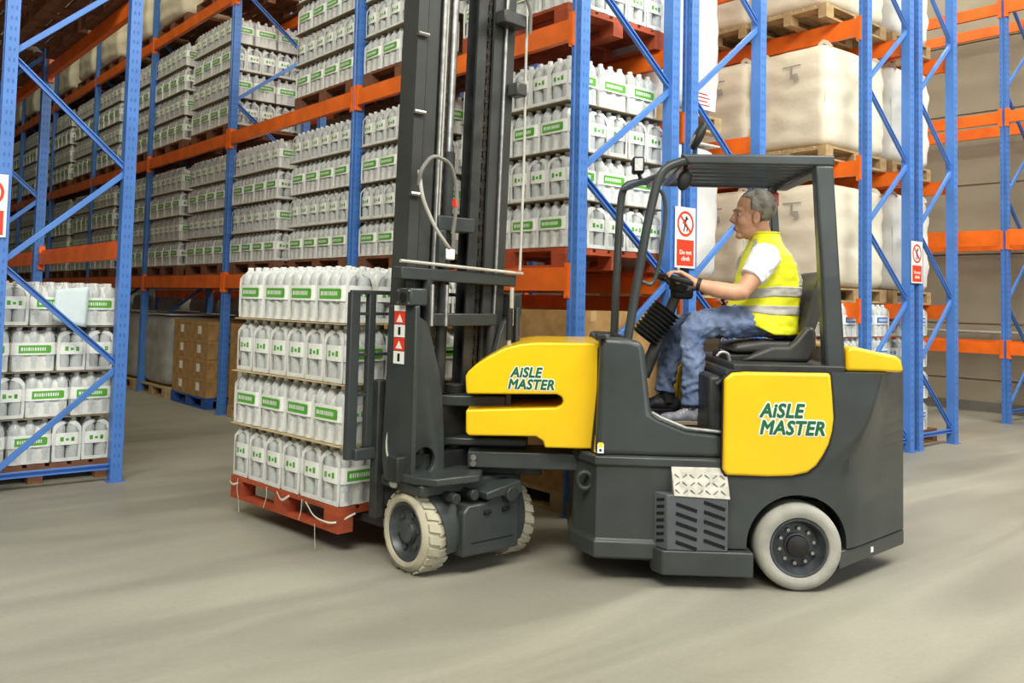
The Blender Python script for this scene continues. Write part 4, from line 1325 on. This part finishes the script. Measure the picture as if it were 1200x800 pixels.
# side cheeks carrying the mast
for s in (-1, 1):
    b = F_()
    o_ = -.405 if s < 0 else .345
    b.prism([(.235, 1.385), (.245, .90), (.262, .587), (.235, .456), (.067, .425), (.0, .44), (.0, 1.385)], lambda q, z, p: Vector((p, q, z)), o_, o_ + .03)
    ch = b.build('mast_cheek', TRUCK, truck, bevel=.006)
    b = F_()
    web = [(-.39, 1.40), (-.385, 1.335), (-.325, 1.30), (-.29, 1.22), (-.234, 1.05), (-.205, .92), (-.185, .70), (-.175, .47), (-.20, .44), (-.375, .445), (-.39, .50)]
    if s > 0:
        web = [(-.075 - p, z) for p, z in web]
    b.prism(web, lambda p, z, q: Vector((p, q, z)), .005, .035)
    wb = b.build('mast_web', TRUCK, truck)
    c = F_(); xx = -.315 if s < 0 else .24
    c.tube([(xx, -.1, .575), (xx, .2, .575)], .072, 24); cut(wb, c); add_bevel(wb, .006)
    b = F_(); b.cyl((xx - .01, .09, .575), (xx - .01, .04, .575), .035, 14); b.build('pivot_bolt', BLACK, wb)
    if s < 0:
        b = F_(); b.box(-.435, -.315, .01, .13, 1.385, 1.478); bx = b.build('tilt_block', TRUCK, truck, bevel=.010)
        b = F_(); b.cyl((-.441, .07, 1.43), (-.432, .07, 1.43), .026, 18); b.build('tilt_bore', VOID, bx)
        for dq in (-.045, .045):
            for dz in (-.032, .032):
                b = F_(); b.cyl((-.441, .07 + dq, 1.43 + dz), (-.433, .07 + dq, 1.43 + dz), .007, 8); b.build('bolt', STEEL, bx)
        # warning decal strip on the cheek
        dec = F_(); dec.box(-.4075, -.4055, .085, .180, 1.355, 1.385); d0 = dec.build('warning_decal', WHITE, truck)
        for k in range(4):
            z1 = 1.353 - k * .070
            q = F_(); q.box(-.4077, -.4053, .088, .177, z1 - .066, z1); e = q.build('decal_field', RED if k % 2 == 0 else WHITE, d0)
            q = F_()
            if k % 2 == 0:
                q.prism([(.105, z1 - .056), (.160, z1 - .056), (.1325, z1 - .014)], lambda a, z, p: Vector((p, a, z)), -.4082, -.4076); q.build('warning_triangle', WHITE, e)
            else:
                q.box(-.4082, -.4076, .122, .143, z1 - .054, z1 - .012); q.build('pictogram', BLACK, e)
# axle, base plate and fenders
b = A_(); b.box(-.38, .30, -.16, .26, .415, .475); b.build('base_plate', TRUCK, truck, bevel=.012)
b = A_(); b.ring_loft([[(-.40, -.12, z), (-.33, -.23, z), (-.08, -.26, z), (.02, -.16, z), (.02, .10, z), (-.40, .10, z)] for z in (.475, .515)]); b.build('turntable_plate', TRUCK, truck, bevel=.008)
b = A_(); b.prism([(-.185, .105), (.195, .105), (.195, .425), (.07, .440), (-.03, .365), (-.15, .365), (-.185, .33)], lambda p, z, q: Vector((p, q, z)), -.265, .12)
axb = b.build('axle_box', TRUCK, truck, bevel=.010)
for p in (-.03, .095):
    b = A_(); b.tube([(p - .022, -.2655, .315), (p + .022, -.2655, .320)], [.013, .013], 8); b.build('axle_slot', VOID, axb)
b = A_(); b.box(-.13, .15, -.2665, -.264, .168, .174); b.build('axle_seam', VOID, axb)
b = A_(); b.prism([(-.05, .415), (.19, .455), (.20, .385), (.13, .36), (.06, .385), (-.04, .375)], lambda p, z, q: Vector((p - .01, q, z + .01)), -.295, -.10); b.build('steer_bracket', TRUCK, truck, bevel=.008)
b = A_(); b.cyl((.105, -.315, .40), (.105, -.15, .40), .04, 18); b.build('steer_pin', TRUCKD, truck, bevel=.005)
for p, z in ((-.22, .395), (-.10, .40), (.03, .39)):
    b = A_(); b.cyl((p, -.25, z + .01), (p, -.14, z + .01), .028, 12); b.build('pipe_fitting', TRUCKD if p < 0 else STEEL, truck, bevel=.003)
for s in (-1, 1):
    b = A_(); n = 12; ins, out = .226, .234
    
    ring = []
    for i in range(n + 1):
        a = math.radians(-188 + i * 108 / n)       # from behind-low up over the top
        a = math.radians(200 - i * 120 / n)
        cq, cz = math.cos(a), math.sin(a)
        f_ = i / n
        w_ = (-.250 - .085 * f_, -.175) if s < 0 else (.18, .250 + .085 * f_)
        ring.append([(w_[0], ins * cq, .21 + ins * cz), (w_[1], ins * cq, .21 + ins * cz), (w_[1], out * cq, .21 + out * cz), (w_[0], out * cq, .21 + out * cz)])
    b.ring_loft(ring); b.build('fender', TRUCK, truck)
wheel(MA, (-.372, 0, .211), (1, 0, 0), .208, .165, .150, TYRE, 6, True, 'front_wheel')
wheel(MA, (.372, 0, .211), (-1, 0, 0), .208, .165, .150, TYRE, 6, True, 'front_wheel')
b = A_(); b.cyl((-.22, 0, .21), (.22, 0, .21), .05, 14); b.build('axle_shaft', TRUCKD, truck)
# carriage, load backrest and forks
b = F_(); b.box(-.40, .36, .30, .335, .84, .93); b.build('carriage_bar', TRUCK, truck, bevel=.006)
b = F_(); b.box(-.40, .36, .30, .335, .50, .58); b.build('carriage_bar', TRUCK, truck, bevel=.006)
for p in (-.36, .28):
    b = F_(); b.box(p, p + .06, .24, .305, .48, 1.0); b.build('carriage_upright', TRUCKD, truck, bevel=.006)
bk = None
for p, z0, w in ((-.552, .56, .060), (-.440, .62, .045), (-.02, .9, .04), (.36, .9, .045), (.49, .56, .06)):
    b = F_(); b.box(p - w / 2, p + w / 2, .325, .365, z0, 1.452); b.build('backrest_bar', TRUCK, truck, bevel=.005)
b = F_(); b.box(-.580, .52, .325, .350, 1.440, 1.462); b.build('backrest_rail', TRUCK, truck, bevel=.004)
for z in (1.335, 1.115, .90, .60):
    b = F_(); b.box(-.575, .515, .335, .352, z - .008, z + .008); b.build('backrest_rod', TRUCK, truck)
b = F_(); b.box(-.55, -.40, .29, .335, .56, .62); b.build('backrest_foot', TRUCK, truck, bevel=.006)
for p in (-.25, .20):
    b = F_(); pw = .06
    b.prism([(.336, .75), (.372, .75), (.372, .208), (1.15, .192), (1.43, .180), (1.43, .174), (.372, .162), (.336, .172)], lambda q, z, x: Vector((x, q, z)), p - pw, p + pw)
    b.build('fork', TRUCKD, truck, bevel=.004)
b = F_(); b.ellipsoid((-.405, .14, .452), (.026, .026, .026), 16, 10); b.build('grease_cap', mat('pale_cap', (.62, .62, .58), .3), truck)
b = F_(); b.tube(bend([(-.385, .19, .95), (-.39, .21, .78), (-.41, .22, .62), (-.40, .16, .50)], 5), .006, 6); b.build('control_cable', HOSEW, truck)
b = F_(); b.box(-.36, -.24, .14, .29, .30, .60); b.build('mast_foot', TRUCKD, truck, bevel=.01)
b = F_(); b.box(-.425, -.365, .275, .335, .24, .98); b.build('carriage_side', TRUCKD, truck, bevel=.008)
b = F_(); b.box(.10, .30, .14, .30, .22, .60); b.build('mast_foot', TRUCKD, truck, bevel=.01)

# torn stretch film hanging from the fork pallet
def strip(pts, w, label, nm='torn_film'):
    b = MB(); b.tube([MPAL @ Vector(p) for p in pts], [(w * .62, .0022)] * len(pts), 6, side=(0, 0, 1))
    o = b.build(nm, FILMS); tag(o, label, 'film strip', 'torn film on the fork pallet')
MPAL = Matrix.Translation(fl) @ Matrix.Rotation(fork_rz, 4, 'Z')
strip(bend([(.50, .522, .135), (.49, .532, .06), (.44, .545, .02), (.42, .55, -.06)]), .012, 'torn strip of pale film at the far corner of the red pallet')
strip(bend([(.60, .523, .10), (.54, .535, .09), (.48, .53, .11)]), .010, 'pale film wound round the far corner block of the red pallet')
strip(bend([(.14, .523, .14), (.12, .532, .08), (.15, .535, .015)]), .008, 'narrow film strip hanging beside the middle block of the red pallet')
strip(bend([(.02, .523, .13), (-.06, .54, .09), (-.14, .535, .135)]), .011, 'short film tail tied near the middle block of the red pallet')
strip(bend([(-.26, .523, .135), (-.27, .532, .07), (-.26, .54, .02)]), .008, 'film strip hanging in the pallet opening nearest the mast')
strip(bend([(-.30, .523, .125), (-.42, .54, .06), (-.60, .53, .055), (-.617, .40, .10)]), .009, 'pale film pulled across the near corner block of the red pallet')
strip(bend([(-.40, .523, .02), (-.43, .54, -.03), (-.47, .56, -.095)]), .010, 'film tail touching the floor under the red pallet')
# ------------------------------------------------------------------ the driver
VC = .52
drv = thing('person', 'driver in a yellow hi-vis vest, white shirt and jeans seated at the steering wheel', 'person', tuple(MT @ Vector((-.1, VC, 1.24))))
def wrinkle(o, amp, sc, seed=0, mask=None):
    me = o.data
    nrm = [v.normal.copy() for v in me.vertices]
    for v, n in zip(me.vertices, nrm):
        p = v.co
        k = mask(p) if mask else 1
        q = p * sc + Vector((seed, seed * .37, 0))
        v.co = p + n * (amp * k * (noise.noise(q) + .5 * noise.noise(q * 2.3) - .2 * abs(noise.noise(q * 1.4))))
    me.update()
def skinmesh(b, name, m, parent, vox=.006, smooth=4, amp=0, sc=18, seed=0, finish=None):
    o = b.build(name, m, parent, merge=False)
    r = o.modifiers.new('r', 'REMESH'); r.mode = 'VOXEL'; r.voxel_size = vox; r.use_smooth_shade = True
    if smooth:
        s = o.modifiers.new('s', 'SMOOTH'); s.iterations = smooth; s.factor = .5
    par = o.parent; o.parent = None
    bake(o); o.parent = par
    o.data.materials.clear(); o.data.materials.append(m)
    if amp:
        wrinkle(o, amp, sc, seed)
    o.data.polygons.foreach_set('use_smooth', [True] * len(o.data.polygons))
    return o
def ell(b, c, r, R=None, nu=20, nv=14):
    b.ellipsoid(c, r, nu, nv, R)

# continuous body: head with features, neck, torso, arms, hands, legs
b = T_()
ell(b, (-.105, VC, 1.992), (.104, .080, .094), None, 28, 20)
ell(b, (-.150, VC, 1.912), (.074, .066, .096), None, 26, 18)
ell(b, (-.140, VC, 1.862), (.072, .057, .056), None, 22, 16)
ell(b, (-.192, VC, 1.828), (.026, .026, .022))
ell(b, (-.200, VC, 1.972), (.026, .056, .016))
for s in (-1, 1):
    ell(b, (-.186, VC + s * .040, 1.908), (.032, .026, .030))
    R_ = Matrix.Rotation(s * .25, 3, 'Z')
    ell(b, (-.118, VC + s * .080, 1.925), (.022, .010, .036), R_)
    ell(b, (-.126, VC + s * .082, 1.900), (.011, .009, .014), R_)
    ell(b, (-.226, VC + s * .011, 1.908), (.014, .010, .011))
b.tube([(-.212, VC, 1.968), (-.224, VC, 1.940), (-.240, VC, 1.916), (-.226, VC, 1.900)], [.011, .012, .0145, .010], 10)
ell(b, (-.216, VC, 1.873), (.012, .027, .0075)); ell(b, (-.213, VC, 1.859), (.012, .024, .0075))
b.tube([(-.045, VC, 1.74), (-.068, VC, 1.82), (-.098, VC, 1.90)], [.070, .060, .060], 20)
# torso
b.tube([(-.02, VC, 1.30), (-.025, VC, 1.42), (-.035, VC, 1.55), (-.045, VC, 1.66), (-.052, VC, 1.75), (-.055, VC, 1.80)],
       [(.165, .12), (.160, .135), (.165, .135), (.170, .12), (.13, .085), (.07, .06)], 24, side=(0, 1, 0))
# arms
NA = [(-.100, .335, 1.685), (-.165, .275, 1.590), (-.240, .245, 1.500), (-.285, .248, 1.497), (-.38, .272, 1.512), (-.478, .300, 1.540)]
b.tube(NA, [.062, .054, .047, .047, .044, .029], 18)
FAa = [(-.09, .715, 1.685), (-.02, .80, 1.57), (.065, .845, 1.462), (.02, .842, 1.452), (-.07, .83, 1.453), (-.155, .815, 1.456)]
b.tube(FAa, [.062, .054, .047, .046, .042, .029], 18)
# left hand lying over the wheel rim: palm, four unequal fingers bent over the rim, thumb from the side of the palm
b.tube([(-.478, .300, 1.540), (-.510, .306, 1.570), (-.560, .314, 1.598), (-.578, .316, 1.600)], [(.024, .026), (.034, .017), (.041, .015), (.038, .012)], 16, side=(0, 1, 0))
for i, (v, L) in enumerate(((.282, .80), (.304, .96), (.327, 1.04), (.349, .95))):
    k0 = Vector((-.572, v, 1.600)); r0_ = .0088
    b.tube([k0, k0 + V(-.036 * L, 0, .002), k0 + V(-.062 * L, .002, -.014), k0 + V(-.072 * L, .004, -.036 * L)], [r0_ + .001, r0_, r0_ - .0008, r0_ - .0018], 10)
b.tube([(-.505, .330, 1.558), (-.530, .352, 1.560), (-.556, .364, 1.552), (-.578, .366, 1.540)], [.014, .0115, .0100, .0085], 10)
# right hand closed on the joystick knob
b.tube([(-.155, .815, 1.456), (-.180, .812, 1.460), (-.212, .808, 1.478)], [(.024, .026), (.036, .020), (.038, .017)], 14, side=(0, 1, 0))
for i, v in enumerate((.840, .821, .802, .784)):
    L = (.9, 1.0, 1.03, .92)[i]
    k0 = Vector((-.212, v, 1.480))
    b.tube([k0, k0 + V(-.030 * L, 0, -.004), k0 + V(-.042 * L, 0, -.028), k0 + V(-.024 * L, 0, -.046)], [.0095, .009, .0085, .0075], 10)
b.tube([(-.178, .782, 1.455), (-.200, .768, 1.452), (-.224, .772, 1.448)], [.013, .0115, .009], 10)
# legs
NL = [(-.02, .435, 1.345), (-.24, .415, 1.335), (-.452, .402, 1.308), (-.474, .400, 1.26), (-.468, .400, 1.13), (-.464, .396, .93), (-.464, .394, .875)]
b.tube(NL, [.088, .078, .060, .056, .052, .036, .036], 18)
FL_ = [(-.02, .605, 1.345), (-.27, .622, 1.325), (-.515, .640, 1.288), (-.538, .640, 1.24), (-.565, .640, 1.12), (-.586, .636, .97), (-.588, .635, .925)]
b.tube(FL_, [.088, .078, .060, .056, .052, .036, .036], 18)
body_ = skinmesh(b, 'body', SKIN, drv, .0042, 3)

# eyes, brows, lips as pieces of the face
for s in (-1, 1):
    b = T_(); b.ellipsoid((-.199, VC + s * .031, 1.944), (.0125, .0125, .0105), 16, 10); e = b.build('eye', EYE, body_)
    b = T_(); b.ellipsoid((-.2090, VC + s * .033, 1.943), (.004, .0055, .0055), 12, 8); b.build('iris', IRIS, e)
    b = T_(); b.tube([(-.219, VC + s * .012, 1.968), (-.222, VC + s * .030, 1.973), (-.204, VC + s * .052, 1.968)], [.004, .006, .0035], 8); b.build('eyebrow', HAIR, drv)
b = T_(); b.ellipsoid((-.2225, VC, 1.8665), (.006, .022, .0065), 14, 8); b.build('lips', LIP, drv)

# short grey hair
def hair():
    b = T_(); nu, nv = 72, 44
    c = Vector((-.094, VC, 1.998)); r = Vector((.108, .0875, .100))
    vs = []; fs = []
    for i in range(nv + 1):
        th = PI * i / nv
        for j in range(nu):
            ph = 2 * PI * j / nu
            d = Vector((math.sin(th) * math.cos(ph), math.sin(th) * math.sin(ph), math.cos(th)))
            p = Vector((d.x * r.x, d.y * r.y, d.z * r.z)) * (1.015 + .035 * noise.noise(d * 6) + .030 * noise.noise(d * 15))
            vs.append(c + p)
    def keep(p):
        u, z = p.x, p.z; side = abs(p.y - VC)
        if u < -.150:
            return z > 2.030 + (.02 if side > .05 else 0) * 0 - (u + .150) * .45
        if u < -.128:
            return z > 1.965 if side > .06 else z > 2.03
        if u < -.092:
            return z > 1.955
        return z > 1.872 + max(0, -.03 - u) * .7
    for i in range(nv):
        for j in range(nu):
            k = (j + 1) % nu
            q = (i * nu + j, (i + 1) * nu + j, (i + 1) * nu + k, i * nu + k)
            if all(keep(vs[x]) for x in q):
                fs.append(q)
    # nape: hair continues down to the neck
    b.add(vs, fs)
    o = b.build('hair', HAIR, drv, angle=180)
    sd = o.modifiers.new('s', 'SOLIDIFY'); sd.thickness = .010; sd.offset = -1
    bm = bmesh.new(); bm.from_mesh(o.data)
    bmesh.ops.delete(bm, geom=[v for v in bm.verts if not v.link_faces], context='VERTS'); bm.to_mesh(o.data); bm.free()
    return o
hair()

# jeans
b = T_()
b.tube([(.0, .42, 1.335), (.0, .62, 1.335)], [(.09, .09), (.09, .09)], 20)
ell(b, (-.005, .44, 1.338), (.10, .098, .092)); ell(b, (-.005, .60, 1.338), (.10, .098, .092))
b.tube([(-.0, .435, 1.352), (-.24, .415, 1.338), (-.430, .402, 1.318), (-.470, .401, 1.275), (-.474, .400, 1.18), (-.468, .398, 1.05), (-.466, .396, .93), (-.466, .395, .875)], [.100, .092, .080, .075, .068, .062, .060, .066], 22)
b.tube([(-.0, .605, 1.352), (-.27, .622, 1.328), (-.500, .640, 1.298), (-.535, .640, 1.255), (-.555, .640, 1.15), (-.578, .638, 1.02), (-.590, .636, .95), (-.596, .635, .915)], [.100, .092, .078, .073, .067, .060, .058, .062], 22)
jn = skinmesh(b, 'jeans', JEANS, drv, .0065, 4)
wrinkle(jn, .010, 13, 2); wrinkle(jn, .006, 30, 7)
# folds behind the knee and over the shoe
def foldz(o):
    me = o.data; inv = MT.inverted(); org = worg(drv)
    ns = [v.normal.copy() for v in me.vertices]
    for v, n in zip(me.vertices, ns):
        p = inv @ (v.co + org)
        if p.z < 1.02:
            v.co += n * .006 * math.sin(p.z * 95 + 6 * noise.noise(p * 9)) * min(1, (1.02 - p.z) / .06)
        elif p.z > 1.2 and -.45 < p.x < -.1:
            v.co += n * .004 * math.sin(p.x * 60 + p.z * 50 + 5 * noise.noise(p * 7))
    me.update()
foldz(jn)
jn.data.polygons.foreach_set('use_smooth', [True] * len(jn.data.polygons))

# shoes
def shoe(du, v, z0, m, sole_m):
    b = T_()
    ell(b, (-.420 + du, v, z0 + .046), (.048, .038, .044)); ell(b, (-.500 + du, v, z0 + .046), (.092, .040, .040)); ell(b, (-.592 + du, v - .003, z0 + .036), (.076, .045, .030))
    b.tube([(-.445 + du, v, z0 + .05), (-.452 + du, v + .004, z0 + .115)], [.047, .046], 18)
    b.tube([(-.56 + du, v, z0 + .064), (-.49 + du, v, z0 + .095)], [(.022, .010), (.026, .012)], 10, side=(0, 1, 0))
    o = skinmesh(b, 'shoe', m, drv, .005, 3)
    b = T_()
    out = []
    for i in range(28):
        a = 2 * PI * i / 28
        x = math.cos(a); y = math.sin(a)
        w = .043 + .006 * (-x if x < 0 else -x * .8)
        out.append((-.522 + du + .148 * x, v + w * y))
    b.ring_loft([[(u, vv, z) for u, vv in out] for z in (z0, z0 + .022)])
    b.build('sole', sole_m, o, bevel=.004)
    for i in range(4):
        b = T_(); u = -.555 + du + i * .018; z = z0 + .070 + i * .009
        b.tube([(u, v - .028, z - .010), (u + .004, v, z + .008), (u, v + .028, z - .010)], .0035, 6); b.build('lace', WHITE if m is SHOE else BLACK, o)
SOLEM = mat('shoe_sole', (.34, .28, .20), .7)
shoe(.012, .390, .764, SHOE, SOLEM)
shoe(-.125, .632, .800, SHOEK, BLACK)

# white shirt: yoke and sleeves
b = T_()
b.tube([(-.045, VC, 1.60), (-.048, VC, 1.70), (-.052, VC, 1.765), (-.058, VC, 1.815)], [(.185, .130), (.185, .122), (.135, .090), (.072, .066)], 24, side=(0, 1, 0))
b.tube([(-.075, .365, 1.705), (-.110, .322, 1.672), (-.160, .280, 1.608), (-.190, .264, 1.575)], [.084, .082, .072, .070], 20)
b.tube([(-.075, .690, 1.705), (-.085, .730, 1.672), (-.040, .785, 1.60), (-.015, .805, 1.57)], [.080, .078, .070, .068], 20)
shirt = skinmesh(b, 'shirt', SHIRT, drv, .006, 4)
wrinkle(shirt, .008, 16, 5)
shirt.data.polygons.foreach_set('use_smooth', [True] * len(shirt.data.polygons))

# hi-vis vest, lofted round the torso, with tape bands of its own cut
VP = [(1.305, -.048, .215, .172), (1.36, -.062, .212, .190), (1.42, -.062, .198, .194), (1.50, -.048, .198, .190), (1.58, -.034, .198, .180), (1.65, -.036, .200, .160), (1.71, -.042, .192, .132), (1.755, -.046, .158, .104), (1.79, -.046, .122, .086), (1.84, -.046, .086, .070)]
def vp(t):
    t = max(0, min(len(VP) - 1.0001, t)); i = int(t); f = t - i
    f2 = f
    return [VP[i][k] * (1 - f2) + VP[i + 1][k] * f2 for k in range(4)]
def vest_pt(t, a, off=0.0):
    z, u, rv, ru = vp(t)
    ca, sa = math.cos(a), math.sin(a)
    e = 2.35
    den = (abs(ca) ** e + abs(sa) ** e) ** (1 / e)
    q = Vector((t * 1.3, ca * 2.0, sa * 2.0))
    k = 1 + .030 * noise.noise(q * 1.7) + .016 * noise.noise(q * 4.1) + off
    x = u + (ru * k) * ca / den; y = VC + (rv * k) * sa / den
    front = max(0, -ca)
    zz = z + (.085 * front - .035) * max(0, 1 - t / 2.6) - .035 * front * max(0, min(1, (t - 1.0) / 2.5)) * (1 if t < 5 else max(0, 1 - (t - 5) / 2))
    return Vector((x, y, zz))
def vest_patch(name, m, t0, t1, a0, a1, nt, na, off, thick, parent):
    b = T_(); full = abs(a1 - a0) >= 2 * PI - 1e-6
    cols = na if full else na + 1
    vs = [vest_pt(t0 + (t1 - t0) * i / nt, a0 + (a1 - a0) * j / na, off) for i in range(nt + 1) for j in range(cols)]
    fs = []
    for i in range(nt):
        for j in range(na):
            k = (j + 1) % cols if full else j + 1
            fs.append((i * cols + j, i * cols + k, (i + 1) * cols + k, (i + 1) * cols + j))
    b.add(vs, fs)
    o = b.build(name, m, parent, angle=180, merge=False)
    sd = o.modifiers.new('s', 'SOLIDIFY'); sd.thickness = thick; sd.offset = 0
    return o
vest = vest_patch('hi_vis_vest', VEST, 0, 9, 0, 2 * PI, 60, 96, .0, .004, drv)
vest_patch('reflective_band', REFL, 1.55, 2.20, 0, 2 * PI, 8, 96, .014, .003, vest)
vest_patch('reflective_band', REFL, 2.75, 3.45, 0, 2 * PI, 8, 96, .014, .003, vest)
for ang in (-.62, .62, PI - .62, PI + .62):
    vest_patch('reflective_strap', REFL, 3.5, 8.3, ang - .14, ang + .14, 40, 8, .016, .003, vest)
b = T_(); b.tube([vest_pt(9, 2 * PI * i / 40, .03) for i in range(40)], .007, 8, closed=True); b.build('vest_collar', VEST, vest)

# wrist watch
b = T_(); d = (Vector(NA[5]) - Vector(NA[4])).normalized(); c0 = Vector(NA[5]) - d * .018
b.cyl(c0 - d * .011, c0 + d * .011, .036, 20); b.build('wristwatch', BLACK, drv, bevel=.003)
# red edge of the seat belt at the hip
b = T_(); b.box(.085, .125, .300, .34, 1.262, 1.285); b.build('belt_buckle', RED, truck, bevel=.004)
# ------------------------------------------------------------------ light
w = bpy.data.worlds.new('world'); S.world = w; w.use_nodes = True
bg = w.node_tree.nodes['Background']; bg.inputs['Color'].default_value = (.90, .95, 1.0, 1); bg.inputs['Strength'].default_value = .22
def area(name, loc, target, sx, sy, power, col=(1, .97, .87)):
    l = bpy.data.lights.new(name, 'AREA'); l.shape = 'RECTANGLE'; l.size = sx; l.size_y = sy; l.energy = power; l.color = col
    o = bpy.data.objects.new(name, l); COL.objects.link(o); o.location = loc
    d = (Vector(target) - Vector(loc)).normalized()
    o.rotation_euler = d.to_track_quat('-Z', 'Y').to_euler()
    return o
area('hall_light', (5.5, -1.0, 7.6), (5.0, 3.2, 0), 7, 2.2, 640)
area('hall_light', (10.5, 0.0, 7.8), (9.0, 4.0, 1), 5, 2.2, 400)
area('hall_light', (-2.0, .5, 7.4), (2.0, 4.8, .5), 6, 2.2, 820)
area('aisle_light', (3.1, 12, 8.5), (3.1, 12, 0), .6, 8, 145, (1, .93, .58))
area('aisle_light', (7.1, 9, 8.5), (7.1, 8.5, 0), .6, 8, 260, (1, .94, .74))
area('aisle_light', (11.0, 7, 8.5), (11.3, 6.5, 0), .6, 8, 300, (1, .95, .80))
area('camera_side_fill', (2.0, -8, 4.5), (4.0, 4.5, 1.2), 8, 5, 430, (.97, .99, 1.0))  # added fill lamp behind the camera; no dock door stands there
